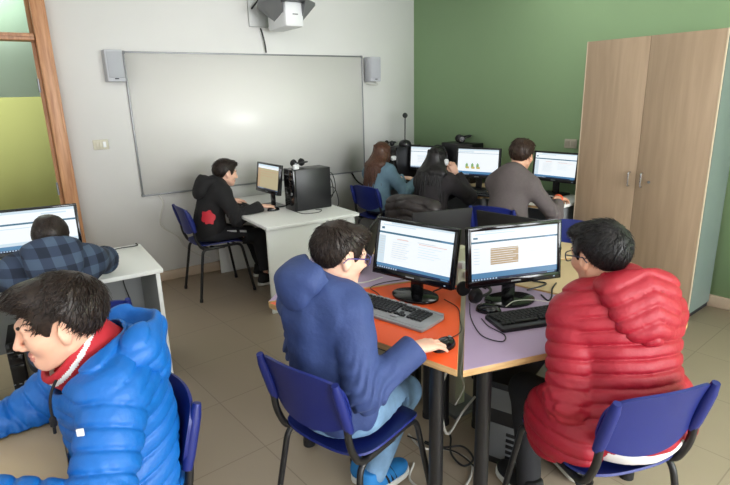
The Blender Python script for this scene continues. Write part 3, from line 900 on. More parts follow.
# webcam on the tower
wc = thing('webcam', 'small white webcam resting on the tower of the white desk', 'webcam', (1.855, 3.915, TD + .345), R(190))
MB().box((0, 0, .02), (.05, .035, .04), .01).build('clip', M['white_pl'], wc); MB().cyl((0, 0, .04), (0, 0, .05), .008, 10).build('button', M['grey_pl'], wc)
MB().lathe([(.012, 0), (.014, .006), (.0, .007)], (.0, -.02, .022), 14, rot=Matrix.Rotation(pi / 2, 3, 'X')).build('lens', M['black_gloss'], wc)
headphones((1.93, 4.01, TD + .387), R(20), 'black headphones on the tower of the white desk', 84, .8)
for i, (dx, z) in enumerate(((0, .98), (.03, .93), (-.03, .86))):
    cable('computer_cable', ['highest black cable looping from the back of the tower on the white desk', 'black cable in the middle behind the tower on the white desk', 'black cable low behind the tower on the white desk'][i],
          [(2.170, 3.98 + dx, z), (2.24, 4.0 + dx, z - .02), (2.28, 4.03 + 1.6 * dx, z - .16), (2.25, 4.1 + 2 * dx, .72 - .05 * i), (2.245, 4.2 + 2 * dx, .5), (2.24, 4.3 + 2 * dx, .2)], .004)
cable('computer_cable', 'thin black cable on the white desk in front of the tower', [(1.82, 3.88, .703), (1.84, 3.78, .703), (1.95, 3.75, .703), (2.02, 3.82, .703), (1.99, 3.87, .703)], .003)

monitor(-.01, 3.49, .70, 263, 'black monitor on the left white desk behind the checked hoodie', 'wide', .46, .27, .075, 10, foot='rect')
keyboard(-.07, 3.24, .70, 90, 'white keyboard on the left white desk beside the checked hoodie', M['white_pl'], M['grey_pl'], .44, .15)
mouse(.315, 3.35, .70, 90, 'black mouse on the left white desk under the checked sleeve')
cable('computer_cable', 'black cable lying across the left white desk behind the checked sleeve', [(.2, 3.56, .7045), (.33, 3.46, .7045), (.40, 3.47, .7045), (.36, 3.53, .7045), (.42, 3.60, .7045), (.53, 3.60, .7045), (.54, 3.64, .706), (.54, 3.672, .70), (.54, 3.676, .66)], .003)
cable('computer_cable', 'thin black cable hanging under the left white desk', [(.40, 3.5, .668), (.41, 3.48, .5), (.44, 3.47, .3), (.40, 3.46, .22)], .003)
# ------------------------------------------------------------------ desks along the green wall
def wall_desk(s0, s1, label, top, dep=.64):
    solid_poly([G(q, w)[:2] for q, w in ((s0, .0), (s1, .0), (s1, dep + .06), (s0, dep + .06))], .67, .716)
    t = thing('computer_desk', label, 'desk', G((s0 + s1) / 2, .035, 0), GA + pi / 2, 'desks along the green wall')
    L = s1 - s0                                  # local -y points into the room, +x along the wall
    n = 24; pts = [(-L / 2, 0)]
    pts = [(L / 2, 0), (-L / 2, 0)] + [(-L / 2 + L * i / n, -dep + .05 * sin(2 * pi * i / n * 1.0 + .6)) for i in range(n + 1)]
    MB().prism(pts[::-1], .69, .716, .003).build('table_top', top, t)
    MB().prism([(x * .9995, y - .0008 if y < -.1 else y + .002) for x, y in pts][::-1], .6935, .7125, .0).build('edge_band', M['ply_edge'], t)
    for sx in (-1, 1):
        MB().box((sx * (L / 2 - .04), -dep * .46, .345), (.025, dep * .8, .69), .002).build('side_panel', M['midgrey_pl'], t)
    MB().box((0, -.08, .45), (L - .12, .018, .42), .002).build('modesty_panel', M['midgrey_pl'], t)
    return t
wall_desk(.06, 1.52, 'light wood desk with a wavy edge in the corner by the green wall', M['beige'])
wall_desk(1.54, 2.25, 'pale grey desk by the green wall next to the cabinet', M['white_lam'], .60)
WZ = .716
monitor(3.63, 4.42, WZ, 197, 'black monitor in the far corner partly hidden by long black hair', 'list', .44, .265, .10, 4, foot='rect', glossy=False)
monitor(3.575, 3.60, WZ, 201, 'black monitor with small green and yellow shapes on its screen by the green wall', 'trees', .44, .285, .115, 4, foot='rect', glossy=False)
monitor(3.915, 3.0, WZ, 187, 'black monitor between the grey sweater and the cabinet', 'page', .43, .262, .115, 5, foot='rect', glossy=False)
keyboard(3.42, 3.42, WZ, 20, 'black keyboard in front of the monitor with green and yellow shapes', M['black_pl'], M['black_mat'], .40, .14)
keyboard(3.66, 2.93, WZ, 6, 'black keyboard under the hand of the person in the grey sweater', M['black_pl'], M['black_mat'], .43, .15)
keyboard(3.40, 4.34, WZ, 15, 'black keyboard in front of the person in the denim jacket', M['black_pl'], M['black_mat'], .40, .14)
tower(3.55, 4.735, WZ, 190, 'black computer tower standing in the corner between white and green wall', .18, .40, .355)
tower(3.875, 4.13, WZ, 276, 'black computer tower behind two monitors against the green wall', .18, .42, .40)
mc = thing('microphone_stand', 'black ball-topped stand with a domed base on the corner computer tower', 'microphone', (3.545, 4.68, WZ + .355))
MB().lathe([(.066, 0), (.07, .01), (.066, .035), (.05, .055), (.02, .066), (.006, .07)], n=24).build('domed_base', M['black_pl'], mc)
MB().cyl((0, 0, .065), (.004, 0, .30), .006, 10).build('stem', M['black_metal'], mc)
MB().lathe([(.002, -.029), (.015, -.025), (.026, -.012), (.029, 0), (.026, .012), (.015, .025), (.002, .029)], (.004, 0, .325), 20).build('ball_head', M['black_pl'], mc)
headphones((3.405, 4.762, WZ + .392), R(100), 'black headphones lying on the front of the corner computer tower', 84, .72)
headphones((3.86, 4.12, WZ + .445), R(60), 'black headphones lying on the tower behind the two monitors', 75, 1.0)
hp2 = thing('desk_webcam', 'small pale webcam on a stem in front of the corner computer tower', 'webcam', (3.33, 4.60, WZ), R(190))
MB().cyl((0, 0, 0), (0, 0, .012), .035, 18).build('foot', M['black_pl'], hp2); MB().cyl((0, 0, .01), (0, 0, .22), .007, 10).build('stem', M['black_pl'], hp2); MB().box((0, 0, .245), (.06, .035, .05), .012).build('head', M['white_pl'], hp2)

# beige table in the foreground
def rect_table(x0, x1, y0, y1, label):
    solid_poly([(x0, y0), (x1, y0), (x1, y1), (x0, y1)], TZ - .085, TZ)
    t = thing('classroom_table', label, 'table', ((x0 + x1) / 2, (y0 + y1) / 2, 0))
    w, d = x1 - x0, y1 - y0
    MB().box((0, 0, TZ - .0135), (w, d, .025), .003).build('edge_band', M['ply_edge'], t)
    MB().box((0, 0, TZ - .002), (w - .003, d - .003, .004), .001).build('table_top', M['beige'], t)
    for sx in (-1, 1):
        for sy in (-1, 1):
            px, py = sx * (w / 2 - .45), sy * (d / 2 - .07)
            o = MB().cyl((px, py, .01), (px, py, TZ - .026), .027, 20).build('leg', M['black_metal'], t)
            MB().cyl((px, py, 0), (px, py, .03), .029, 20).build('foot_cap', M['black_mat'], o)
    fr = MB()
    for s in (-1, 1):
        fr.box((0, s * (d / 2 - .07), TZ - .05), (w - .95, .022, .045), .002); fr.box((s * (w / 2 - .45), 0, TZ - .05), (.022, d - .2, .045), .002)
    fr.build('apron', M['black_metal'], t)
    return t
rect_table(-1.15, -.03, 1.05, 1.70, 'beige topped table under the arms of the person in the blue jacket')

# under the island
tower(1.735, 1.44, 0, 22, 'black computer tower standing on the floor under the lilac table', .17, .38, .41)
tower(-.195, 3.30, 0, 268, 'slim black computer tower standing on the floor under the left white desk', .075, .32, .40)
cable('floor_cable', 'white cable hanging down between the orange and lilac tables', [(1.30, 1.42, .69), (1.33, 1.46, .55), (1.30, 1.48, .42), (1.27, 1.43, .30), (1.34, 1.47, .2), (1.5, 1.56, .19), (1.62, 1.6, .21)], .006, M['cable_w'])
cable('floor_cable', 'thin white cable wavering beside the lilac table leg', [(1.39, 1.45, .69), (1.37, 1.43, .58), (1.41, 1.48, .46), (1.46, 1.51, .36), (1.40, 1.50, .3)], .003, M['cable_w'])
cable('floor_cable', 'white cable lying in a loop on the floor under the orange table', [(1.25, 1.60, .006), (1.17, 1.52, .006), (1.21, 1.40, .006), (1.33, 1.36, .006), (1.46, 1.45, .006), (1.44, 1.58, .006), (1.35, 1.66, .006), (1.36, 1.78, .006)], .005, M['cable_w'])
cable('floor_cable', 'black cable coiled on the floor under the seam of the orange and lilac tables', [(1.38, 1.68, .017), (1.42, 1.60, .017), (1.50, 1.55, .017), (1.48, 1.46, .017), (1.41, 1.45, .017), (1.42, 1.54, .019), (1.49, 1.62, .019), (1.52, 1.66, .006)], .005)
cable('floor_cable', 'black cable lying flat towards the tower under the lilac table', [(1.33, 1.75, .027), (1.38, 1.62, .027), (1.44, 1.52, .027), (1.43, 1.38, .027), (1.38, 1.29, .010), (1.32, 1.31, .006)], .004)
ps = thing('power_strip', 'white power strip with black plugs on the floor under the island', 'power strip', (1.50, 2.22, 0), R(30))
MB().box((0, 0, .022), (.3, .055, .044), .008).build('body', M['white_pl'], ps)
for i in range(4): MB().box((-.1 + i * .066, 0, .058), (.04, .04, .035), .006).build('plug', M['black_pl'], ps)
pp = thing('power_post', 'cream plastic power post standing in the middle of the island', 'power post', (HX.x - .06, HX.y - .03, 0))
MB().box((0, 0, .44), (.07, .05, .88), .006).build('post', M['plate'], pp); MB().box((0, 0, .01), (.2, .2, .02), .004).build('foot', M['dark_alu'], pp)
for i in range(2): MB().box((-.02 + .04 * i, -.04, .8 - .06 * i), (.035, .035, .035), .006).build('plug', M['white_pl'], pp)
# cables on the island
cable('table_cable', 'black cable running from the mouse across the orange table edge', [(1.21, 1.335, TZ + .012), (1.30, 1.37, TZ + .004), (1.37, 1.45, TZ + .004), (1.45, 1.55, TZ + .004), (1.47, 1.66, TZ + .004)], .002)
cable('table_cable', 'black headphone cable looping over the lilac table corner', [(1.50, 1.53, TZ + .02), (1.42, 1.44, TZ + .005), (1.34, 1.30, TZ + .004), (1.36, 1.22, TZ + .004), (1.41, 1.25, TZ + .004), (1.42, 1.34, TZ + .004), (1.45, 1.41, TZ + .004)], .0022)
cable('table_cable', 'black keyboard cable curling behind the silver keyboard', [(1.245, 1.81, TZ + .004), (1.275, 1.90, TZ + .004), (1.29, 1.98, TZ + .004), (1.38, 2.0, TZ + .004), (1.52, 1.97, TZ + .004)], .0022)
cable('table_cable', 'pale cable lying behind the head of the person in navy', [(1.14, 2.06, TZ + .004), (1.22, 2.1, TZ + .004), (1.31, 2.06, TZ + .004), (1.42, 2.07, TZ + .004)], .003, M['cable_w'])
cable('table_cable', 'black cables between the two front monitor feet', [(1.49, 1.76, TZ + .005), (1.53, 1.72, TZ + .03), (1.59, 1.71, TZ + .012), (1.66, 1.70, TZ + .03), (1.71, 1.64, TZ + .005)], .004)
cable('table_cable', 'black cable on the lilac table right of the monitor foot', [(1.85, 1.44, TZ + .004), (1.82, 1.38, TZ + .004), (1.87, 1.40, TZ + .004), (1.95, 1.46, TZ + .004), (2.03, 1.5, TZ + .004)], .0035)
cable('table_cable', 'black cable bunched on the beige table beside the lilac table monitor', [(1.85, 1.52, TZ + .004), (1.92, 1.50, TZ + .012), (1.99, 1.53, TZ + .004), (1.95, 1.58, TZ + .012), (2.05, 1.6, TZ + .004)], .0045)
cable('table_cable', 'pale cable crossing the foot of the lilac table monitor', [(1.6, 1.42, TZ + .016), (1.68, 1.44, TZ + .016), (1.75, 1.40, TZ + .016), (1.83, 1.33, TZ + .004)], .002, M['cable_w'])

# chairs
place_chair(.872, 1.485, 18, 'blue plastic chair under the person in the navy jacket')
place_chair(1.50, .91, 73, 'blue plastic chair under the person in the red jacket')
place_chair(-.0, 1.485, 195, 'blue plastic chair behind the person in the bright blue jacket')
place_chair(1.275, 4.39, 2, 'blue plastic chair under the person in the black hoodie')
place_chair(.105, 2.66, 92, 'blue plastic chair under the person in the checked hoodie')
place_chair(2.70, 2.0, 195, 'empty blue plastic chair between the lilac table monitor and the red jacket')
place_chair(2.95, 4.26, 12, 'blue plastic chair under the person in the denim jacket')
place_chair(2.885, 3.415, 10, 'blue plastic chair under a dark puffer jacket hung over its back')
place_chair(3.14, 2.84, 20, 'blue plastic chair under the person in the grey sweater')
# ------------------------------------------------------------------ people
def rotx(a): c, s = cos(a), sin(a); return A([1, 0, 0], [0, c, -s], [0, s, c])
def roty(a): c, s = cos(a), sin(a); return A([c, 0, s], [0, 1, 0], [-s, 0, c])
def rotz(a): c, s = cos(a), sin(a); return A([c, -s, 0], [s, c, 0], [0, 0, 1])
def xf(F, Rm, c, s=1.0):
    c = np.asarray(c, float); mid = (F.lo + F.hi) / 2 * s; hf = (F.hi - F.lo) / 2 * s
    ctr = Rm @ mid + c; e = np.abs(Rm) @ hf
    return Fd(lambda P: F.f((P - c) @ Rm / s) * s, ctr - e, ctr + e)
def ik(a, w, l1, l2, pole):
    v = w - a; d = np.linalg.norm(v); u = v / (d + 1e-9)
    if d > (l1 + l2) * .995: w = a + u * (l1 + l2) * .995; d = (l1 + l2) * .995
    x = (l1 * l1 - l2 * l2 + d * d) / (2 * d); h = math.sqrt(max(l1 * l1 - x * x, 1e-6))
    p = np.asarray(pole, float); p = nrm(p - u * (p @ u))
    return a + u * x + p * h, w

class Rig:
    def __init__(s, x, y, heading, hz=.53, a=(8, 14, 22), b=0, tw=0, head=(0, 10, 0), neckp=None, sc=1.0, RH=None, LH=None, RA=None, LA=None, shoulder=.155, girth=1.0, lift=(0, 0), fwd=(0.02, 0.02), knee=(0, 1, .55), headfwd=0.0, C7=None, HW=None, hunch=.03):
        s.x, s.y, s.h = x, y, R(heading); s.sc = sc; s.g = girth
        s.X = A(sin(s.h), -cos(s.h), 0); s.Y = A(cos(s.h), sin(s.h), 0)
        up = lambda deg: nrm(A(math.tan(R(b)) , sin(R(deg)), cos(R(deg))))
        s.hip = A(0, 0, hz); s.d1, s.d2, s.d3 = up(a[0]), up(a[1]), up(a[2])
        s.P1 = s.hip + s.d1 * .15 * sc; s.P2 = s.P1 + s.d2 * .16 * sc; s.P3 = s.P2 + s.d3 * .16 * sc
        if C7 is not None:
            s.P3 = s.loc(C7); v = s.P3 - s.hip
            s.P1 = s.hip + v * .34 + A(0, -hunch, 0); s.P2 = s.hip + v * .69 + A(0, -hunch * .9, 0)
            s.d1, s.d2, s.d3 = nrm(s.P1 - s.hip), nrm(s.P2 - s.P1), nrm(s.P3 - s.P2)
        def frame(d, yaw):
            r = rotz(yaw) @ A(1, 0, 0); r = nrm(r - d * (r @ d)); f = np.cross(d, r); return np.stack([r, f, d], 1)
        s.F1 = frame(s.d1, 0); s.F2 = frame(s.d2, R(tw) * .6); s.F3 = frame(s.d3, R(tw))
        r3, f3 = s.F3[:, 0], s.F3[:, 1]
        s.sh = {1: s.P3 + r3 * shoulder * sc - s.d3 * .045 + f3 * fwd[0] + s.d3 * lift[0], -1: s.P3 - r3 * shoulder * sc - s.d3 * .045 + f3 * fwd[1] + s.d3 * lift[1]}
        nd = nrm(A(0, sin(R(neckp if neckp is not None else a[2] + 8)), cos(R(neckp if neckp is not None else a[2] + 8))))
        s.HR = rotz(R(head[0])) @ rotx(R(-head[1])) @ roty(R(head[2]))
        s.N1 = s.P3 + nd * .065 * sc + f3 * headfwd
        s.HC = s.N1 + s.HR @ A(0, .022, .085) * sc
        if HW is not None:
            s.HC = s.loc(HW); s.N1 = s.HC - s.HR @ A(0, .022, .085) * sc
        s.el, s.wr, s.hand = {}, {}, {}
        for sd, H in ((1, RH), (-1, LH)):
            w = s.loc(H['w']) if 'w' in H else A(*H['l'])
            pole = A(*H.get('pole', (sd * .8, -.3, -.8)))
            s.el[sd], s.wr[sd] = ik(s.sh[sd], w, .275 * sc, .245 * sc, pole)
            d = s.dirl(H['d']) if 'd' in H else nrm(s.wr[sd] - s.el[sd])
            n = A(*H.get('n', (0, 0, 1)))
            s.hand[sd] = (nrm(d), n, H.get('curl', 25), H.get('thumb', 0))
        s.kn, s.an, s.hj = {}, {}, {}
        for sd, an in ((1, RA), (-1, LA)):
            s.hj[sd] = A(sd * .085 * sc, 0.01, hz)
            s.kn[sd], s.an[sd] = ik(s.hj[sd], A(*an), .40 * sc, .39 * sc, knee)
    def loc(s, w): v = A(w[0] - s.x, w[1] - s.y, w[2]); return A(v @ s.X, v @ s.Y, v[2])
    def dirl(s, d): v = A(*d); return nrm(A(v @ s.X, v @ s.Y, v[2]))
    # fields
    def torso(s, t=0.0, k=.06):
        g = s.g; r3 = s.F3[:, 0]
        return U([ell(s.hip + A(0, -.015, .03), A(.162 * g + t, .125 * g + t, .12 + t) * s.sc, s.F1),
                  ell(s.P1 + s.F1[:, 1] * .0, A(.142 * g + t, .112 * g + t, .155 + t) * s.sc, s.F1),
                  ell((s.P2 + s.P3) / 2 - s.d2 * .035 + s.F2[:, 1] * .005, A(.152 * g + t, .112 * g + t, .165 + t) * s.sc, s.F2),
                  cone(s.sh[1] - r3 * .03, s.sh[-1] + r3 * .03, .058 + t * .8, .058 + t * .8),
                  cone(s.P3 - s.d3 * .0, s.sh[1] + s.d3 * .012, .052 + t * .5, .046 + t * .6), cone(s.P3, s.sh[-1] + s.d3 * .012, .052 + t * .5, .046 + t * .6)], k)
    def upper(s, sd, t): return cone(s.sh[sd], s.el[sd], .052 + t, .041 + t)
    def fore(s, sd, t, tw=0.0): return cone(s.el[sd], s.wr[sd], .041 + t, .027 + t + tw)
    def arm(s, sd, t=0.0, k=.025): return U([s.upper(sd, t), s.fore(sd, t)], k)
    def leg(s, sd, t=0.0):
        return U([cone(s.hj[sd], s.kn[sd], .078 + t, .052 + t), cone(s.kn[sd], s.an[sd], .050 + t, .034 + t)], .03)
    def neck(s): return cone(s.P3 - s.d3 * .03, s.N1 + s.HR @ A(0, .0, .03), .054 * s.sc, .05 * s.sc)

def head_field(sex='m', look=0.0):
    """head-local: x right, y forward, z up; chin -.105, top .115"""
    fs = [ell((0, -.016, .03), (.074, .092, .086)), ell((0, .022, -.03), (.061, .062, .078)), cone((0, .066, -.086), (0, .060, -.082), .019, .02)]
    for sx in (-1, 1):
        fs += [cone((sx * .052, -.002, -.052), (sx * .016, .058, -.088), .016, .015), ell((sx * .036, .055, -.018), (.026, .026, .022))]
    h = U(fs, .028)
    brow = U([cone((-.036, .074, .024), (0, .082, .022), .010, .012), cone((0, .082, .022), (.036, .074, .024), .012, .010)], .01)
    h = U([h, brow], .016)
    for sx in (-1, 1): h = cut(h, ell((sx * .031, .098, .004), (.019, .018, .012)), .014)
    nose = U([cone((0, .084, .014), (0, .107, -.028), .0075, .0095), ell((.010, .094, -.034), (.008, .010, .0075)), ell((-.010, .094, -.034), (.008, .010, .0075))], .008)
    h = U([h, nose], .012)
    h = cut(h, cone((-.02, .098, -.0635), (.02, .098, -.0635), .004, .004), .008)
    lips = U([ell((0, .0845, -.0585), (.022, .0085, .0055)), ell((0, .0835, -.069), (.019, .009, .0062))], .003)
    h = U([h, lips], .006)
    for sx in (-1, 1):
        lid = clip(ell((sx * .031, .071, .004), (.0165, .0142, .0142)), (0, 0, .004 + look), (0, .35, -1), .002)
        lo = clip(ell((sx * .031, .071, .004), (.0165, .0137, .0137)), (0, 0, -.003), (0, -.3, 1), .002)
        h = U([h, lid, lo], .006)
        ear = ell((sx * .0765, -.008, -.002), (.0085, .019, .031), rotz(R(sx * -22)) @ rotx(R(10)))
        ear = U([ear, ell((sx * .073, -.002, -.028), (.007, .009, .011))], .01)
        ear = cut(ear, ell((sx * .087, -.003, .003), (.0075, .011, .018), rotz(R(sx * -22))), .006)
        h = U([h, ear], .008)
    return h

def hand_field(side, curl=25, spread=1.0, fist=False):
    """wrist at origin, +Y to the fingers, +Z the back; side=1 right hand (thumb at -X when palm down)"""
    s = side; fs = []
    kx = [-.030, -.0095, .0105, .029]; ky = [.083, .087, .083, .075]
    L = [(.040, .024, .021), (.044, .028, .022), (.040, .026, .021), (.032, .020, .019)]
    for i in range(4):
        k0 = A(kx[i] * s, ky[i], .004 - .003 * abs(i - 1.4))
        fs.append(cone((kx[i] * s * .55, .006, 0), k0, .0145, .0112))
        p = k0; ang = R(curl * .6); sp = R((i - 1.4) * 5 * spread) * s
        r = [.0098, .0088, .0078, .0066]
        if i == 3: r = [v * .88 for v in r]
        fing = []
        for j, l in enumerate(L[i]):
            d = A(sin(sp) * cos(ang), cos(sp) * cos(ang), -sin(ang)); q = p + d * l
            fing.append(cone(p, q, r[j], r[j + 1])); p = q; ang += R(curl * (1.0 if j == 0 else .7))
        fs.append(U(fing, .004))
    palm = [fs[0], fs[2], fs[4], fs[6], ell((0, .045, -.003), (.037, .048, .0135)), ell((-.022 * s, .035, -.008), (.016, .03, .014))]
    base = U(palm, .012)
    th = U([cone((-.018 * s, .018, -.008), (-.043 * s, .05, -.014), .0145, .0115), cone((-.043 * s, .05, -.014), (-.048 * s, .078, -.020), .0112, .0095), cone((-.048 * s, .078, -.020), (-.043 * s, .098, -.024), .0095, .0072)], .006)
    wrist = cone((0, -.07, 0), (0, .012, 0), .0265, .0235)
    wrist = ell((0, -.03, 0), (.029, .07, .022))
    return U([base, fs[1], fs[3], fs[5], fs[7], th, wrist], .005)

def skin_mats(tone, lip): 
    return [mat('skin', tone, .5, sub=.08, bump=(300, .06, .0006), vary=(30, .04)), mat('lips', lip, .45)]

def body_mesh(r, t, skins, hs=.004, hh=.003, hf=None):
    """one mesh: trunk and limbs, head with neck, and both hands"""
    base = U([r.torso(-.012), r.arm(1, -.010), r.arm(-1, -.010), r.leg(1, -.012), r.leg(-1, -.012), r.neck()], .03)
    hd = U([xf(hf or head_field(), r.HR, r.HC, r.sc), r.neck()], .022)
    parts = [(base, .014), (hd, hs)]
    for sd in (1, -1):
        d, n, curl, th = r.hand[sd]
        z = nrm(n - d * (n @ d)); x = np.cross(d, z); Rm = np.stack([x, d, z], 1)
        parts.append((xf(hand_field(sd, curl), Rm, r.wr[sd], r.sc * .98), hh))
    def mi(C):
        q = (C - r.HC) @ r.HR / r.sc
        return ((np.abs(q[:, 2] + .0635) < .0115) & (np.abs(q[:, 0]) < .023 - .35 * np.abs(q[:, 2] + .0635)) & (q[:, 1] > .078)).astype(np.int32)
    o = sdf_obj('body', parts, hs, skins, t, mi, sm=1)
    return o

EYE = dict(w=mat('eye_white', (228, 224, 218), .2), i=mat('iris', (58, 38, 24), .15), p=mat('pupil', (8, 8, 8), .1))
def face_bits(r, t, brow, h=.0028, gaze=(0, -.25)):
    for sx in (-1, 1):
        c = r.HC + r.HR @ A(sx * .031, .071, .004) * r.sc
        g = r.HR @ nrm(A(gaze[0], 1, gaze[1])); rot = Vector(tuple(g)).to_track_quat('Z', 'Y').to_matrix(); q = .0125 * r.sc
        e = MB()
        pr = [(q * sin(a), q * cos(a)) for a in np.linspace(pi - .05, .52, 12)]
        e.lathe(pr, tuple(c), 20, rot=rot, m=0)
        e.lathe([(q * sin(a), q * cos(a)) for a in (.52, .4, .26)], tuple(c), 20, rot=rot, m=1)
        e.lathe([(q * sin(a), q * cos(a)) for a in (.26, .15, .01)], tuple(c), 20, rot=rot, m=2)
        e.build('eye', [EYE['w'], EYE['i'], EYE['p']], t, 180)
        F = xf(U([cone((sx * .014, .0885, .023), (sx * .032, .0855, .029), .0035, .0042), cone((sx * .032, .0855, .029), (sx * .050, .067, .024), .0042, .0022)], .003), r.HR, r.HC, r.sc)
        sdf_obj('eyebrow', F, h, brow, t)

HLINE = ([-.12, -.085, -.06, -.04, -.025, -.005, .012, .03, .040, .055, .075, .1], [-.06, -.065, -.055, -.03, .0, .034, .03, -.014, -.006, .042, .068, .074])
def hair_cap(thick=.014, hl=HLINE, top=.0, wobamp=.003, freq=70, seed=3, extra=None, back=0.0):
    base = U([ell((0, -.018 - back / 2, .032 + top / 2), (.074 + thick, .093 + thick + back / 2, .086 + thick + top / 2))], .01)
    if extra: base = U([base] + extra, .02)
    def f(P):
        d = base.f(P) - wobamp * wob(P, freq, seed, (1.3, .6, .6))
        # keep clear of the face below the hair line
        z = np.interp(P[:, 1], hl[0], hl[1])
        d = smax(d, (z + .004 * np.sin(P[:, 0] * 190) - P[:, 2]) * .75, .008)
        # temples: hollow in front of the hair line, kept thin at the nape
        return d
    return Fd(f, base.lo - .012, base.hi + .012)

def locks(r, capF, n, mats, t, length=(.03, .05), width=.006, crown=(.01, -.06, .1), flow=None, lift=.25, hmin=None, seed=1, curve=.3, grid=.007, name='hair_lock'):
    """short tapered locks following the scalp, one mesh"""
    V, Q = polygonize(capF, grid)
    N = np.zeros_like(V)
    fn = np.cross(V[Q[:, 2]] - V[Q[:, 0]], V[Q[:, 3]] - V[Q[:, 1]])
    for i in range(4): np.add.at(N, Q[:, i], fn)
    N /= np.linalg.norm(N, axis=1)[:, None] + 1e-9
    ok = (N @ A(0, 0, 1) > -.55)
    # outer side only (away from the skull centre)
    ok &= ((V - A(0, -.015, .025)) * N).sum(1) > .03
    ids = np.nonzero(ok)[0]; rg = np.random.default_rng(seed)
    ids = rg.choice(ids, n)
    mb = MB(); cr = A(*crown)
    for i in ids:
        p = V[i] - N[i] * .003; nn = N[i]
        f = p - cr
        if flow is not None: f = flow(p, f)
        f = f - nn * (f @ nn); f = nrm(f + rg.normal(size=3) * .22 * np.linalg.norm(f)); f = nrm(f - nn * (f @ nn))
        L = rg.uniform(*length) * float(np.clip((p[2] - np.interp(p[1], HLINE[0], HLINE[1])) / .055, .22, 1)); w = width * rg.uniform(.7, 1.3); sd = np.cross(f, nn)
        pts = []
        li = lift * rg.uniform(.4, 1.6)
        for k in range(5):
            u = k / 4
            q = p + f * L * u + nn * (L * li * u - L * curve * u * u * .6) + sd * L * .10 * rg.normal() * u
            pts.append((q, w * (1 - .85 * u)))
        VV = []
        for q, ww in pts: VV += [q - sd * ww / 2, q + nn * ww * .35, q + sd * ww / 2]
        FF = [(0, 2, 1)]
        for k in range(4):
            a = k * 3
            for j in range(3): FF.append((a + j, a + (j + 1) % 3, a + 3 + (j + 1) % 3, a + 3 + j))
        FF.append((12, 13, 14))
        VV = (np.array(VV) * r.sc) @ r.HR.T + r.HC
        mb.raw(VV, FF)
    return mb.build(name, mats, t, 180)

def hair_mat(name, c1, c2, rough=.42):
    m = bpy.data.materials.new(name); m.use_nodes = True; nt = m.node_tree; b = nt.nodes['Principled BSDF']
    tc = nt.nodes.new('ShaderNodeTexCoord'); n = nt.nodes.new('ShaderNodeTexNoise'); n.inputs['Scale'].default_value = 160; n.inputs['Detail'].default_value = 3
    rp = nt.nodes.new('ShaderNodeValToRGB'); rp.color_ramp.elements[0].color = lin(c1); rp.color_ramp.elements[1].color = lin(c2); rp.color_ramp.elements[0].position = .35; rp.color_ramp.elements[1].position = .7
    bp = nt.nodes.new('ShaderNodeBump'); bp.inputs['Strength'].default_value = .5; bp.inputs['Distance'].default_value = .002
    L = nt.links.new; L(tc.outputs['Object'], n.inputs['Vector']); L(n.outputs['Fac'], rp.inputs[0]); L(rp.outputs[0], b.inputs['Base Color']); L(n.outputs['Fac'], bp.inputs['Height']); L(bp.outputs[0], b.inputs['Normal'])
    b.inputs['Roughness'].default_value = rough; b.inputs['Specular IOR Level'].default_value = .35
    return m

def hair(r, t, m, cap, h=.004, n=700, **kw):
    o = sdf_obj('hair', xf(cap, r.HR, r.HC, r.sc), h, m, t, sm=0)
    locks(r, cap, n, m, o, **kw)
    return o

def quilted(F, sfn, sp, amp): return disp(F, lambda P: quilt(sfn(P) + .005 * wob(P, 22, 77), sp, amp), amp)

def jacket(r, t, m, h, thick=.022, amp=.0, sp=.05, slant=.25, hem=-.05, folds=.003, ff=26, seed=5, cuff=.012, extra=(), name='jacket', arm_amp=None, hemtilt=0.0, sleeve_t=None, k=.035, neck=0, phase=0.0, drape=0.0, pull=.002):
    up = nrm(r.P3 - r.hip)
    T = r.torso(thick)
    if amp:
        T = quilted(T, lambda P: (P - r.hip) @ up + slant * np.abs(P[:, 1] - r.hip[1]) * 0 + slant * (P[:, 0] * .0 + P[:, 1]) + phase, sp, amp)
    if drape: T = disp(T, lambda P: drape * wob(P, 30, seed + 40, (1.5, 1.5, .45)), drape)
    fs = [T] + list(extra); st = thick if sleeve_t is None else sleeve_t
    for sd in (1, -1):
        a, b, c = r.sh[sd], r.el[sd], r.wr[sd]
        Fu, Ff = r.upper(sd, st), r.fore(sd, st, .006)
        aa = amp if arm_amp is None else arm_amp
        if aa:
            u1, u2 = nrm(b - a), nrm(c - b)
            Fu = quilted(Fu, lambda P, a=a, u=u1: (P - a) @ u + .02, sp, aa); Ff = quilted(Ff, lambda P, b=b, u=u2: (P - b) @ u + .01, sp, aa)
        S = U([Fu, Ff], .03)
        # creases gathered at the elbow
        e = b
        S = disp(S, lambda P, e=e, u=nrm(c - a): folds * 1.5 * np.sin((P - e) @ u * 190 + 2 * np.sin(P @ A(40, 33, 27))) * np.exp(-((P - e) ** 2).sum(1) / .009), .008)
        d = r.hand[sd][0]; S = clip(S, c - nrm(c - b) * pull, nrm(c - b), .004)
        fs.append(S)
    J = U(fs, k)
    if folds: J = disp(J, lambda P: folds * wob(P, ff, seed, (1, 1, 1.6)), folds)
    if neck: o_, f_ = neck_frame(r, neck[1]); J = cut(J, cone(o_ - f_[:, 2] * .0, o_ + f_[:, 2] * .25, neck[0], neck[0] * 1.2), .012)
    J = clip(J, r.hip + A(0, 0, hem), A(0, hemtilt, -1), .012)
    return sdf_obj(name, J, h, m, t, sm=1)

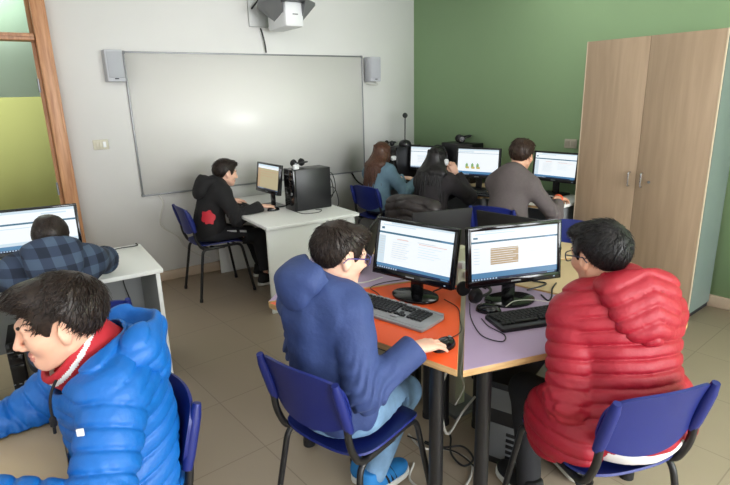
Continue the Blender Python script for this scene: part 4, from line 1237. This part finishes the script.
def hood_down(r, w=.115, drop=.12, thick=.052, ring=.032, amp=0, sp=.045, cavity=1.0, collar=.0, back=.0, up=0.0, tri=0.0, spread=1.0):
    F = r.F3; o = r.P3; q = spread
    L = lambda x, y, z: o + F @ A(x, y, z)
    rp = [L(-.062 * q, .085, -.05 + collar), L(-.098 * q, .02, -.012 + collar), L(-.085 * q, -.065, .022 + collar), L(0, -.112 * q - back, .034 + collar), L(.085 * q, -.065, .022 + collar), L(.098 * q, .02, -.012 + collar), L(.062 * q, .085, -.05 + collar)]
    rr = [ring * .7, ring * .95, ring * 1.1, ring * 1.1, ring * 1.1, ring * .95, ring * .7]
    rg = chain(rp, rr, .02)
    bag = [ell(L(0, -.112 - back, -.055 + up), (w * (1 - .35 * tri), thick, drop), F @ rotx(R(-8))), ell(L(0, -.105 - back, -.0 + up), (w * 1.02, thick, drop * .6), F)]
    if tri: bag.append(cone(L(0, -.12 - back, -.03 + up), L(0, -.128 - back, -.055 + up - drop * .55), thick * .9, thick * .62))
    H = U([rg, U(bag, .03)], .03)
    if amp:
        H = quilted(H, lambda P: (P - o) @ F[:, 2] + .4 * np.abs((P - o) @ F[:, 0]), sp, amp)
    if cavity: H = cut(H, ell(L(0, -.05, .085 + up), A(.07, .088, .088) * cavity, F), .02)
    return H

def trousers(r, t, m, h=.010, thick=.012, folds=.004, name='trousers', seed=9, crop=.02):
    fs = [U([ell(r.hip + A(0, -.01, .0), A(.165 * r.g + thick, .128 * r.g + thick, .11 + thick) * r.sc, r.F1), ], .02)]
    for sd in (1, -1):
        L = r.leg(sd, thick); u = nrm(r.an[sd] - r.kn[sd])
        L = clip(L, r.an[sd] + u * crop, u, .004); fs.append(L)
    F = disp(U(fs, .03), lambda P: folds * wob(P, 40, seed), folds)
    return sdf_obj(name, F, h, m, t, sm=1)

def shoes(r, t, upper, sole, h=.005, toe=(0, 0), extra=None, stripes=None):
    for sd in (1, -1):
        a = r.an[sd]; yaw = R(-toe[0] if sd > 0 else toe[1])
        Rm = rotz(yaw); o = A(a[0], a[1], a[2] - .08)
        L = lambda x, y, z: o + Rm @ A(x, y, z)
        up = U([cone(L(0, -.045, .045), L(0, .06, .046), .037, .042), ell(L(0, .125, .04), (.045, .065, .034), Rm), cone(L(0, -.025, .05), L(0, -.03, .10), .04, .038)], .03)
        up = clip(clip(up, L(0, 0, .022), (0, 0, -1), .004), L(0, 0, .105), nrm(Rm @ A(0, .25, 1)), .004)
        ob = sdf_obj('shoe', up, h, upper, t, sm=1)
        pts = [(.036 * cos(x) , -.045 + .042 * sin(x)) for x in np.linspace(pi, 2 * pi, 9)] + [(.047, .09), (.046, .14)] + [(.045 * cos(x), .14 + .055 * sin(x)) for x in np.linspace(.2, pi - .2, 9)] + [(-.046, .14), (-.045, .09)]
        mb = MB().prism(pts, .001, .028, .005); mb.V = [tuple(L(*v)) for v in mb.V]
        mb.build('sole', sole, ob)
        if stripes:
            for i in range(3):
                mb = MB(); w = .047 - .002 * i
                mb.tube([tuple(L(w * cos(x) * .93, .045 + .022 * i - .014 * sin(x), .036 + .046 * sin(x))) for x in np.linspace(0, pi, 15)], .005, 6)
                mb.build('strap', stripes, ob, 60)

def glasses(r, t, m, lens=None):
    def W(p): return tuple(r.HC + r.HR @ A(*p) * r.sc)
    g = MB()
    for sx in (-1, 1):
        rim = [W((sx * .033 + px, .100 - .12 * abs(sx * .033 + px) ** 1.5 * 3, .002 + py)) for px, py in rrect(.05, .034, .012, 4)]
        g.tube(rim, .0021, 6, closed=True)
        g.tube([W(p) for p in ((sx * .057, .0875, .010), (sx * .068, .078, .012), (sx * .079, .02, .012), (sx * .081, -.008, .010), (sx * .079, -.022, -.008))], .0023, 6)
    g.tube([W(p) for p in ((-.010, .098, .008), (0, .103, .011), (.010, .098, .008))], .002, 6)
    o = g.build('glasses', m, t, 60)
    l = MB()
    for sx in (-1, 1):
        rim = [W((sx * .033 + px, .100 - .12 * abs(sx * .033 + px) ** 1.5 * 3, .002 + py)) for px, py in rrect(.048, .032, .012, 4)]
        l.raw(rim, [tuple(range(len(rim)))])
    l.build('lens', glass('lens_glass', (1, 1, 1), .08, .03), o, None)
    return o

def root(r, label, name='person'):
    global CARVE
    CARVE = carve_for(r)
    return thing(name, label, 'person', (r.x, r.y, 0), r.h - pi / 2)

def neck_frame(r, deg, off=(0, .02, 0)):
    z = A(0, sin(R(deg)), cos(R(deg))); x = nrm(A(1, 0, 0)); return r.P3 + A(*off), np.stack([x, np.cross(z, x), z], 1)
def collar(o, F, ri, z0, z1, th, rise=0.0):
    """stand collar: a tube of cloth around the axis F[:,2] through o, higher at the nape by rise"""
    def f(P):
        q = (P - o) @ F
        rad = np.sqrt(q[:, 0] ** 2 + (q[:, 1] * .92) ** 2)
        return smax(np.abs(rad - ri) - th, np.maximum(q[:, 2] - z1 + rise * q[:, 1], z0 - q[:, 2]), .008)
    e = ri + th + .04; c0, c1 = o + F @ A(0, 0, z0), o + F @ A(0, 0, z1)
    return Fd(f, np.minimum(c0, c1) - e, np.maximum(c0, c1) + e)
SKIN = skin_mats((220, 170, 144), (190, 124, 110))
SKIN_P = skin_mats((226, 180, 156), (196, 120, 108))
SKIN_T = skin_mats((206, 156, 128), (176, 104, 92))
H_DARK = hair_mat('dark_brown_hair', (20, 14, 11), (48, 35, 28))
H_BLACK = hair_mat('black_hair', (13, 12, 13), (34, 31, 31))
H_BROWN = hair_mat('brown_hair', (54, 34, 25), (104, 68, 50))
H_MID = hair_mat('short_brown_hair', (34, 24, 18), (66, 46, 34))
CL = dict(
    blue=mat('blue_nylon', (8, 98, 180), .52, bump=(48, .5, .005)),
    navy=mat('navy_cotton', (50, 68, 118), .75, bump=(38, .5, .007), vary=(8, .05)),
    navy_d=mat('navy_lining', (32, 42, 78), .85),
    red=mat('red_nylon', (156, 18, 40), .55, bump=(48, .5, .005)),
    red_k=mat('red_knit', (176, 26, 40), .75, bump=(400, .3, .001)),
    white_k=mat('white_knit', (222, 220, 218), .75, bump=(400, .3, .001)),
    black=mat('black_fleece', (24, 23, 25), .9, bump=(160, .3, .002)),
    black_t=mat('black_trousers', (26, 26, 30), .85, bump=(160, .2, .001)),
    logo_red=mat('red_print', (196, 36, 52), .6),
    print_w=mat('white_print', (206, 206, 206), .6),
    jeans=mat('light_denim', (112, 146, 178), .85, bump=(300, .3, .001), vary=(14, .22)),
    denim=mat('blue_denim', (104, 134, 152), .85, bump=(300, .3, .001), vary=(16, .12)),
    grey=mat('grey_sweater', (92, 84, 84), .9, bump=(260, .4, .0015), vary=(60, .06)),
    puffer=mat('dark_puffer_nylon', (48, 42, 42), .45, bump=(90, .25, .003)),
    dark_top=mat('dark_knit', (38, 34, 36), .9, bump=(220, .3, .001)),
    dark_jeans=mat('dark_jeans', (40, 44, 58), .85, bump=(300, .2, .001)),
    sole=mat('white_rubber', (222, 222, 216), .6), bshoe=mat('blue_suede', (30, 118, 184), .75, bump=(300, .3, .001)), kshoe=mat('black_canvas', (22, 22, 24), .8),
    purple_f=mat('purple_blue_frame', (64, 62, 124), .3), blue_f=mat('blue_black_frame', (26, 34, 62), .3), orange_b=mat('orange_band', (226, 92, 52), .5))

def plaid():
    m = bpy.data.materials.new('checked_flannel'); m.use_nodes = True; nt = m.node_tree; b = nt.nodes['Principled BSDF']; L = nt.links.new
    tc = nt.nodes.new('ShaderNodeTexCoord'); sp = nt.nodes.new('ShaderNodeSeparateXYZ'); L(tc.outputs['Object'], sp.inputs[0])
    def stripe(o, per, ph):
        a = nt.nodes.new('ShaderNodeMath'); a.operation = 'MULTIPLY_ADD'; a.inputs[1].default_value = 1 / per; a.inputs[2].default_value = ph; L(o, a.inputs[0])
        f = nt.nodes.new('ShaderNodeMath'); f.operation = 'FRACT'; L(a.outputs[0], f.inputs[0])
        g = nt.nodes.new('ShaderNodeMath'); g.operation = 'GREATER_THAN'; g.inputs[1].default_value = .5; L(f.outputs[0], g.inputs[0]); return g.outputs[0]
    h = nt.nodes.new('ShaderNodeMath'); h.operation = 'MULTIPLY_ADD'; h.inputs[1].default_value = .35; L(sp.outputs['Y'], h.inputs[0]); L(sp.outputs['X'], h.inputs[2])
    s1, s2 = stripe(h.outputs[0], .085, .2), stripe(sp.outputs['Z'], .085, .1)
    ad = nt.nodes.new('ShaderNodeMath'); ad.operation = 'ADD'; L(s1, ad.inputs[0]); L(s2, ad.inputs[1])
    dv = nt.nodes.new('ShaderNodeMath'); dv.operation = 'MULTIPLY'; dv.inputs[1].default_value = .5; L(ad.outputs[0], dv.inputs[0])
    r = nt.nodes.new('ShaderNodeValToRGB'); r.color_ramp.interpolation = 'CONSTANT'
    r.color_ramp.elements[0].color = lin((70, 86, 108)); r.color_ramp.elements[1].color = lin((28, 37, 54)); r.color_ramp.elements[1].position = .9
    e = r.color_ramp.elements.new(.4); e.color = lin((48, 60, 82))
    L(dv.outputs[0], r.inputs[0]); L(r.outputs[0], b.inputs['Base Color']); b.inputs['Roughness'].default_value = .9
    return m
CL['plaid'] = plaid()

def short_cap(front=.02, **kw):
    ex = [ell((0, .045, .085), (.062, .045 + front * .5, .032 + front * .3))]
    return hair_cap(extra=ex, **kw)

# --- person in the navy jacket at the orange table
r = Rig(.825, 1.475, 18, hunch=.012, C7=(.775, 1.535, .965), HW=(.857, 1.50, 1.08), head=(-24, 14, 2), sc=.94, tw=-6, girth=.98, shoulder=.148, lift=(-.03, -.01),
        RH=dict(w=(1.012, 1.285, .775), d=(1, .12, -.14), n=(0, -.15, 1), curl=16, pole=(.1, -.6, -.8)),
        LH=dict(l=(-.06, .16, .665), curl=30, pole=(-.8, -.2, -.5)), RA=(-.02, .20, .09), LA=(-.12, .26, .09))
t = root(r, 'person in a navy hooded jacket, jeans and glasses using a mouse at the orange table')
body_mesh(r, t, SKIN_P)
face_bits(r, t, H_DARK, gaze=(0, -.1))
hair(r, t, H_DARK, short_cap(.015, thick=.009, seed=3), n=1700, length=(.024, .042), crown=(0, -.055, .1), lift=.2, width=.0062)
jk = jacket(r, t, CL['navy'], .0055, thick=.026, folds=.006, ff=30, hem=-.02, hemtilt=.25, sleeve_t=.022, drape=.012, k=.012)
hq = lambda x, y, z: r.P3 + r.F3 @ A(x, y, z)
hd_ = U([chain([hq(-.06, .08, -.03), hq(-.095, .02, .012), hq(-.075, -.055, .05), hq(0, -.09, .06), hq(.075, -.055, .05), hq(.095, .02, .012), hq(.06, .08, -.03)], [.022, .03, .034, .034, .034, .03, .022], .02),
         ell(hq(.015, -.045, .082), (.10, .060, .046), r.F3 @ rotx(R(38))), ell(hq(.01, -.085, .045), (.10, .040, .058), r.F3 @ rotx(R(24))), ell(hq(.0, -.10, .0), (.075, .03, .05), r.F3 @ rotx(R(10)))], .03)
hd_ = cut(hd_, ell(r.HC + A(0, -.005, .01), (.097, .118, .118)), .012)
sdf_obj('hood', disp(hd_, lambda P: .004 * wob(P, 34, 8, (1, 1, 1.5)), .01), .0055, CL['navy'], jk, sm=1)
trousers(r, t, CL['jeans'], .008)
shoes(r, t, CL['bshoe'], CL['sole'], toe=(8, 8), stripes=CL['black'])
glasses(r, t, CL['purple_f'])

# --- person in the red puffer jacket at the lilac table
r = Rig(1.535, .85, 73, C7=(1.585, .93, .955), HW=(1.545, .985, 1.075), head=(8, 12, -4), sc=.96, girth=1.10, tw=-4, shoulder=.168, lift=(-.035, -.035),
        RH=dict(w=(1.76, 1.12, .80), d=(.0, 1, -.15), curl=25, pole=(.9, -.4, -.6)),
        LH=dict(l=(-.06, .20, .66), curl=30, pole=(-.35, -.5, -.8)), RA=(.13, .38, .09), LA=(-.13, .29, .09), knee=(0, 1, .5))
t = root(r, 'person in a red quilted jacket and dark glasses at the lilac table, seen from behind')
body_mesh(r, t, SKIN_T)
face_bits(r, t, H_BLACK)
hair(r, t, H_BLACK, short_cap(.01, thick=.010, seed=5), n=1900, length=(.022, .04), crown=(.02, -.075, .085), lift=.2, width=.0055, seed=3)
jk = jacket(r, t, CL['red'], .0046, thick=.034, amp=.010, sp=.047, slant=.2, folds=.003, hem=-.10, hemtilt=-.42, sleeve_t=.032, k=.010, drape=.005, extra=[quilted(U([ell(r.hip + A(-.185, .05, -.03), (.095, .17, .15)), ell(r.hip + A(.15, .0, .03), (.10, .15, .16))], .03), lambda P: P[:, 2], .05, .008)])
sdf_obj('hood', disp(hood_down(r, w=.135, drop=.12, thick=.056, ring=.034, amp=.009, sp=.048, tri=.35), lambda P: .003 * wob(P, 26, 4), .01), .006, CL['red'], jk, sm=1)
F = clip(clip(r.torso(.040), r.hip + A(0, 0, -.0), (0, 0, 1), .006), r.hip + A(0, 0, -.11), (0, 0, -1), .006)
sdf_obj('shirt_hem', disp(F, lambda P: .004 * wob(P, 50, 2), .01), .009, CL['white_k'], t, sm=1, label='white shirt hem')
trousers(r, t, CL['black_t'], .011)
shoes(r, t, CL['kshoe'], CL['sole'], .008, toe=(5, 5))
glasses(r, t, CL['blue_f'])

# --- person in the bright blue puffer jacket in the foreground
r = Rig(.085, 1.475, 184, C7=(.098, 1.495, .93), HW=(.012, 1.455, 1.075), head=(-5, 9, 0), sc=.98, girth=1.0, shoulder=.16,
        RH=dict(w=(-.36, 1.63, .775), d=(-1, -.1, -.05), curl=20, pole=(.3, -.3, -.8)),
        LH=dict(w=(-.20, 1.235, .785), d=(-1, .1, -.05), curl=20, pole=(-.3, -1, -.35)), RA=(.12, .40, .09), LA=(-.12, .38, .09))
t = root(r, 'person in a bright blue quilted jacket and red collar at the beige table')
body_mesh(r, t, SKIN, .0035)
face_bits(r, t, H_DARK, gaze=(0, -.3))
def fl(p, f):
    return np.where(p[1] > .01, 1, 0) * A(.0, 1.2, -.25) * np.linalg.norm(f) + f
hair(r, t, H_DARK, short_cap(.03, thick=.012, seed=6), n=2300, length=(.028, .055), crown=(.01, -.07, .09), lift=.12, width=.006, seed=4, flow=fl)
jk = jacket(r, t, CL['blue'], .0044, thick=.034, amp=.010, sp=.05, slant=.35, folds=.0035, ff=26, hem=-.05, sleeve_t=.030, k=.010, neck=(.112, 42), drape=.004)
sdf_obj('hood', disp(hood_down(r, w=.138, drop=.115, thick=.060, ring=.040, amp=.008, sp=.055, spread=1.32, cavity=1.35, up=.04, back=-.015), lambda P: .003 * wob(P, 26, 4), .01), .006, CL['blue'], jk, sm=1)
co_, cF = neck_frame(r, 42)
cf = collar(co_, cF, .088, -.03, .100, .008, rise=.15)
def cmi(C):
    q = (C - co_) @ cF; w = q[:, 2] + .15 * q[:, 1]
    return ((w > .070) & (w < .083)).astype(np.int32)
MB().box((0, 0, 0), (.016, .005, .018), .001, rot=Matrix(((1, 0, 0), (0, 1, 0), (0, 0, 1))) @ Matrix.Rotation(R(62), 3, 'Z')).build('sleeve_tag', CL['white_k'], jk, label='small white tag on the sleeve').location = (-.2285, .0935, .879)
ds = MB().tube(spline([(-.045, .10, .95), (-.058, .122, .92), (-.064, .132, .89), (-.066, .134, .845)], 6), .0035, 8); ds.lathe([(.004, -.016), (.008, -.012), (.008, .008), (.004, .014)], (-.066, .134, .84), 12); ds.cyl((-.066, .134, .826), (-.066, .135, .806), .004, 8)
ds.build('drawstring', CL['black'], jk, 60, label='black drawstring with a toggle')
sdf_obj('track_top_collar', cf, .004, [CL['red_k'], CL['white_k']], t, cmi, sm=1, label='red collar with a white stripe')
trousers(r, t, CL['dark_jeans'], .014)
shoes(r, t, CL['kshoe'], CL['sole'], .010)

# --- person in the black hoodie at the white desk by the whiteboard
r = Rig(1.25, 4.385, 2, hz=.51, C7=(1.325, 4.385, .915), HW=(1.425, 4.385, 1.01), head=(-2, 10, 0), sc=.93, shoulder=.155,
        RH=dict(w=(1.60, 4.085, .752), d=(1, .0, -.14), curl=25, pole=(.5, -.5, -.9)),
        LH=dict(w=(1.47, 4.47, .762), d=(1, 0, -.12), curl=25, pole=(-.6, -.4, -.8)), RA=(.16, .40, .09), LA=(-.10, .47, .09))
t = root(r, 'person in a black hoodie and black trousers sitting in profile in front of the whiteboard')
body_mesh(r, t, SKIN_P, .005, .004)
face_bits(r, t, H_DARK)
hair(r, t, H_DARK, short_cap(.02, thick=.016, seed=8), h=.005, n=700, length=(.025, .04), lift=.2, width=.008, grid=.01)
jk = jacket(r, t, CL['black'], .009, thick=.020, folds=.005, hem=-.05, sleeve_t=.018)
sdf_obj('hood', hood_down(r, w=.105, drop=.10, thick=.055, ring=.032), .008, CL['black'], jk, sm=1)
q = r.P1 + A(.0, -.01, .0)
pt = MB()
def on_side(F, o, d, n=40):
    P = np.array([o + d * k * .004 for k in range(n)]); v = F.f(P); k = int(np.argmax(v > 0)); return P[k]
TF = r.torso(.021)
V = []; 
for i in range(9):
    for j in range(9):
        u, v = (i / 8 - .5), (j / 8 - .5); s_ = 1 - .35 * (abs(u * 2) ** 2) * (abs(v * 2) ** 2) + .12 * sin(i * 1.3 + j * .9) * (i in (0, 8) or j in (0, 8))
        o = r.P1 + A(0, -.03 + u * .095 * s_ - .02, .035 + v * .11 * s_); V.append(on_side(TF, o, A(1, 0, 0), 60) + A(.004, 0, 0))
pt.raw(V, [(i * 9 + j, i * 9 + j + 1, i * 9 + j + 10, i * 9 + j + 9) for i in range(8) for j in range(8)])
pt.build('red_print', CL['logo_red'], jk, 180, label='red print patch on the side')
tr = trousers(r, t, CL['black_t'], .010, crop=-.05)
st = MB()
for k, (a0, a1) in enumerate(((.2, .42), (.5, .66))):
    P = [r.hj[1] * (1 - u) + r.kn[1] * u + A(.062 - .02 * u, 0, .045) for u in np.linspace(a0, a1, 6)]
    st.tube([tuple(p) for p in P], .014, 8)
st.build('stripe', CL['print_w'], tr, 60, label='white lettering band on the thigh')
shoes(r, t, CL['kshoe'], CL['sole'], .007)

# --- person in the checked hoodie at the left desk
r = Rig(.04, 2.60, 91, hz=.51, C7=(.043, 2.73, .93), HW=(.053, 2.79, 1.0), head=(-4, 12, 0), sc=.90, shoulder=.16,
        RH=dict(w=(.325, 3.235, .752), d=(-.1, 1, -.1), curl=25, pole=(1, -.1, -.2)),
        LH=dict(w=(-.20, 3.17, .765), d=(.1, 1, -.1), curl=25, pole=(-1, -.2, -.3)), RA=(.10, .38, .09), LA=(-.10, .36, .09))
t = root(r, 'person in a blue checked hooded shirt at the left white desk, seen from behind')
body_mesh(r, t, SKIN_T, .005, .004)
face_bits(r, t, H_DARK)
hair(r, t, H_DARK, short_cap(.01, thick=.013, seed=9), h=.005, n=900, length=(.018, .03), lift=.15, width=.007, grid=.009)
jk = jacket(r, t, CL['plaid'], .008, thick=.024, folds=.005, hem=-.05, sleeve_t=.022)
sdf_obj('hood', hood_down(r, w=.115, drop=.115, thick=.05, ring=.03), .007, CL['plaid'], jk, sm=1)
trousers(r, t, CL['black_t'], .013)
shoes(r, t, CL['kshoe'], CL['sole'], .009)

# --- long hair
def long_hair(r, t, m, length, seed=1, spread=.085, n=420, fwd=.02, part=0.0):
    """cap plus a fall of strands down the back"""
    def capf(P): return None
    HLl = ([-.13, -.05, -.02, .0, .02, .045, .06, .09], [-.12, -.12, -.11, -.09, -.05, .01, .045, .06])
    cap = hair_cap(.016, HLl, wobamp=.002, seed=seed)
    base = [xf(cap, r.HR, r.HC, r.sc)]
    # the fall follows the neck and the back
    back = -r.HR[:, 1]; rt = r.HR[:, 0]; c0 = r.HC + back * .045 + A(0, 0, -.02)
    F = r.F3
    fall = []
    for k in range(-3, 4):
        a = c0 + rt * k * .023 + back * (.035 - .004 * k * k); 
        b = r.P3 + F @ A(k * spread / 3, -.088 + .004 * k * k, .02); c = b + A(0, -.03, -length + .012 * k * k)
        fall += [cone(a, b, .03, .034), cone(b, c, .034, .018)]
    base.append(disp(U(fall, .03), lambda P: .004 * wob(P, 60, seed, (1.5, 1.5, .35)), .008))
    o = sdf_obj('hair', disp(U(base, .025), lambda P: .0025 * wob(P, 140, seed + 1, (1.3, 1.3, .18)), .006), .006, m, t)
    rg = np.random.default_rng(seed); mb = MB()
    for i in range(n):
        u = rg.uniform(-1, 1); ang = u * 1.9
        p0 = r.HC + r.HR @ A(.083 * sin(ang), -.018 - .098 * cos(ang), .045 + rg.uniform(-.02, .05)) * r.sc
        p1 = r.HC + r.HR @ A(.090 * sin(ang), -.02 - .10 * cos(ang), -.07) * r.sc
        k = u * 1.15
        p2 = r.P3 + F @ A(k * spread, -.115 + .035 * k * k + rg.uniform(-.012, .012), .01)
        p3 = p2 + A(rg.normal() * .014, -.028 + .01 * rg.normal(), -length * rg.uniform(.8, 1.06) + .05 * k * k)
        P = spline([tuple(p0), tuple(p1), tuple(p2), tuple((p2 + p3) / 2 + A(rg.normal() * .01, .006 * rg.normal(), 0)), tuple(p3)], 4)
        kk = len(P); w = rg.uniform(.004, .008)
        mb.tube(P, [w * (.6 + .4 * min(1, q / 4)) * (1 - .8 * max(0, (q / kk - .6) / .4)) for q in range(kk)], 5)
    mb.build('hair_lock', m, o, 180)
    return o

# --- person with long brown hair in the far corner
r = Rig(2.955, 4.32, 14, hz=.51, C7=(2.97, 4.365, .91), HW=(3.035, 4.38, 1.045), head=(8, 8, 0), sc=.92, shoulder=.145, girth=.92,
        RH=dict(w=(3.30, 4.15, .778), d=(1, .1, -.1), curl=25, pole=(.5, -.5, -.8)),
        LH=dict(w=(3.31, 4.38, .778), d=(1, .1, -.1), curl=25, pole=(-.6, -.4, -.8)), RA=(.10, .40, .09), LA=(-.10, .40, .09))
t = root(r, 'person with long brown hair and a denim jacket in the corner by the white wall')
body_mesh(r, t, SKIN_P, .006, .004)
face_bits(r, t, H_BROWN, .004)
long_hair(r, t, H_BROWN, .30, 3)
jacket(r, t, CL['denim'], .010, thick=.018, folds=.004, hem=-.06, sleeve_t=.016)
trousers(r, t, CL['dark_jeans'], .013)
shoes(r, t, CL['kshoe'], CL['sole'], .009)

# --- person with long black hair
r = Rig(2.95, 3.49, 16, hz=.51, C7=(2.985, 3.52, .915), HW=(3.03, 3.54, 1.045), head=(4, 10, 4), sc=.94, shoulder=.15, girth=.95,
        RH=dict(w=(3.19, 3.47, .92), d=(-.35, .25, 1), n=(1, -.6, 0), curl=45, pole=(.6, .1, -.9)),
        LH=dict(w=(3.31, 3.55, .778), d=(1, .0, -.12), curl=25, pole=(-.6, -.4, -.8)), RA=(.10, .40, .09), LA=(-.10, .40, .09))
t = root(r, 'person with long black hair resting the head on one hand, white headphone at the ear')
body_mesh(r, t, SKIN_P, .006, .004)
face_bits(r, t, H_BLACK, .004)
long_hair(r, t, H_BLACK, .40, 5, spread=.11)
jacket(r, t, CL['dark_top'], .010, thick=.018, folds=.004, hem=-.06, sleeve_t=.022, name='sweater')
hp = MB()
hp.tube([tuple(r.HC + r.HR @ A(.098 * cos(a), -.01, .02 + .115 * sin(a))) for a in np.linspace(0, pi, 17)], .006, 8)
ob = hp.build('headphones', M['black_pl'], t, 60)
for sx in (-1, 1):
    rot = Matrix(tuple(map(tuple, r.HR))) @ Matrix.Rotation(pi / 2 * sx, 3, 'Y')
    MB().lathe([(.026, -.012), (.030, 0), (.028, .012), (.016, .018)], tuple(r.HC + r.HR @ A(sx * .092, -.006, .0)), 18, rot=rot).build('ear_cup', M['white_pl'], ob, 40)
trousers(r, t, CL['jeans'], .013)
shoes(r, t, CL['kshoe'], CL['sole'], .009)

# --- person in the grey sweater
r = Rig(3.06, 2.74, 12, hz=.54, C7=(3.09, 2.735, 1.01), HW=(3.19, 2.745, 1.14), head=(4, 12, 4), sc=1.02, girth=1.0, shoulder=.15, lift=(-.03, -.045),
        RH=dict(w=(3.44, 2.575, .80), d=(1, .3, -.18), curl=22, pole=(.5, -.7, -.6)),
        LH=dict(w=(3.50, 2.93, .792), d=(1, -.1, -.1), curl=22, pole=(-.6, -.4, -.8)), RA=(-.03, .36, .09), LA=(-.20, .36, .09))
t = root(r, 'person in a grey sweater with an orange wristband, typing beside the cabinet')
body_mesh(r, t, SKIN_T, .005, .0035)
face_bits(r, t, H_MID, .004)
hair(r, t, H_MID, short_cap(.015, thick=.010, seed=11), h=.005, n=800, length=(.025, .045), lift=.2, width=.008, grid=.01)
jacket(r, t, CL['grey'], .008, thick=.016, folds=.004, hem=-.07, sleeve_t=.014, name='sweater', pull=.075)
wbp = r.wr[1]; u = r.hand[1][0]
side = nrm(np.cross(u, A(0, 0, 1))); up2 = np.cross(side, u); wbp = wbp - u * .018
MB().tube([tuple(wbp + u * .006 + (side * cos(a) * .033 + up2 * sin(a) * .028)) for a in np.linspace(0, 2 * pi, 21)[:-1]], .006, 8, closed=True).build('wristband', CL['orange_b'], t, 60)
trousers(r, t, CL['dark_jeans'], .012)
shoes(r, t, CL['kshoe'], CL['sole'], .009)

# --- puffer jacket hung over the chair of the person with long black hair
CARVE = None
pj_ = thing('hanging_jacket', 'dark puffer jacket hung over the back of the chair behind the long black hair', 'jacket', (2.915, 3.375, .345), R(10 - 90))
Fj = U([ell((0, -.345, .26), (.235, .055, .20)), cone((-.20, -.31, .42), (.20, -.31, .42), .05, .05), cone((-.22, -.34, .38), (-.26, -.33, .10), .06, .05), cone((.22, -.34, .38), (.26, -.33, .12), .06, .05), ell((0, -.37, .40), (.12, .06, .07))], .05)
Fj = disp(Fj, lambda P: quilt(P[:, 2] + .25 * np.abs(P[:, 0]), .065, .014) + .006 * wob(P, 20, 3), .03)
class Spot: x, y, X, Y = 2.915, 3.375, A(sin(R(10)), -cos(R(10)), 0), A(cos(R(10)), sin(R(10)), 0)
cvj = carve_for(Spot)
Fj = Fd(lambda P, F=Fj: np.maximum(F.f(P), -np.maximum(cvj(P + A(0, 0, .345)), -.312 - P[:, 1])), Fj.lo, Fj.hi)
sdf_obj('quilted_body', Fj, .009, CL['puffer'], pj_, sm=1)
# ------------------------------------------------------------------ light, camera
def area(name, loc, rot, sx, sy, power, col=(1, 1, 1)):
    l = bpy.data.lights.new(name, 'AREA'); l.shape = 'RECTANGLE'; l.size = sx; l.size_y = sy; l.energy = power; l.color = col
    o = bpy.data.objects.new(name, l); COL.objects.link(o); o.location = loc; o.rotation_euler = rot
    o['kind'] = 'helper'
    return o
for i, (a, b) in enumerate(wins):
    area('daylight', ((a + b) / 2, YB - .22, (zs0 + zs1) / 2), (R(90), 0, 0), b - a, zs1 - zs0, REAR_POWER, (.95, .965, 1.0))
for i, (a, b) in enumerate(lwins):
    area('daylight', (XL - .14, (a + b) / 2, (zs0 + zs1) / 2), (R(90), 0, R(-90)), b - a, zs1 - zs0, WIN_POWER, (.94, .97, 1.0))
for lx in (-.9, 1.3, 3.3):  # added point lights without fixtures, evening out the light on the walls
    for ly in (-2.2, .6, 3.0):
        l = bpy.data.lights.new('fill_point', 'POINT'); l.energy = FILL_POWER; l.shadow_soft_size = .3; l.color = (1, .985, .96)
        o = bpy.data.objects.new('fill_point', l); COL.objects.link(o); o.location = (lx, ly, HC - .45); o['kind'] = 'helper'
area('corridor_fill', (-.4, 5.9, HC - .03), (0, 0, 0), 1.6, .6, 40, (1, 1, .98))  # added downward area light under the corridor ceiling, brightens the walls behind the door
wd = bpy.data.worlds.new('daylight_sky'); SC.world = wd; wd.use_nodes = True
bg = wd.node_tree.nodes['Background']; bg.inputs[0].default_value = (.86, .93, 1, 1); bg.inputs[1].default_value = 1.0

cam = bpy.data.cameras.new('camera'); co = bpy.data.objects.new('camera', cam); COL.objects.link(co)
cam.sensor_fit = 'HORIZONTAL'; cam.sensor_width = 36; cam.lens = 36 * 527.16 / 730; cam.clip_start = .05; cam.clip_end = 60
yaw, pit, rol = R(32.5794), R(15.4344), R(1.5672)
fw = Vector((sin(yaw) * cos(pit), cos(yaw) * cos(pit), -sin(pit))); rt = Vector((cos(yaw), -sin(yaw), 0)); dn = fw.cross(rt)
r2 = rt * cos(rol) + dn * sin(rol); d2 = -rt * sin(rol) + dn * cos(rol)
co.matrix_world = Matrix(((r2.x, -d2.x, -fw.x, 0), (r2.y, -d2.y, -fw.y, 0), (r2.z, -d2.z, -fw.z, 1.6), (0, 0, 0, 1)))
SC.camera = co
vs = SC.view_settings; SC.display_settings.display_device = 'sRGB'
vs.view_transform = 'Standard'; vs.look = 'None'; vs.gamma = 1; vs.use_curve_mapping = False; vs.exposure = EXPO
SC.cycles.use_denoising = True; SC.cycles.max_bounces = 8; SC.cycles.diffuse_bounces = 5
SC.cycles.sample_clamp_indirect = 6; SC.cycles.caustics_reflective = False; SC.cycles.caustics_refractive = False
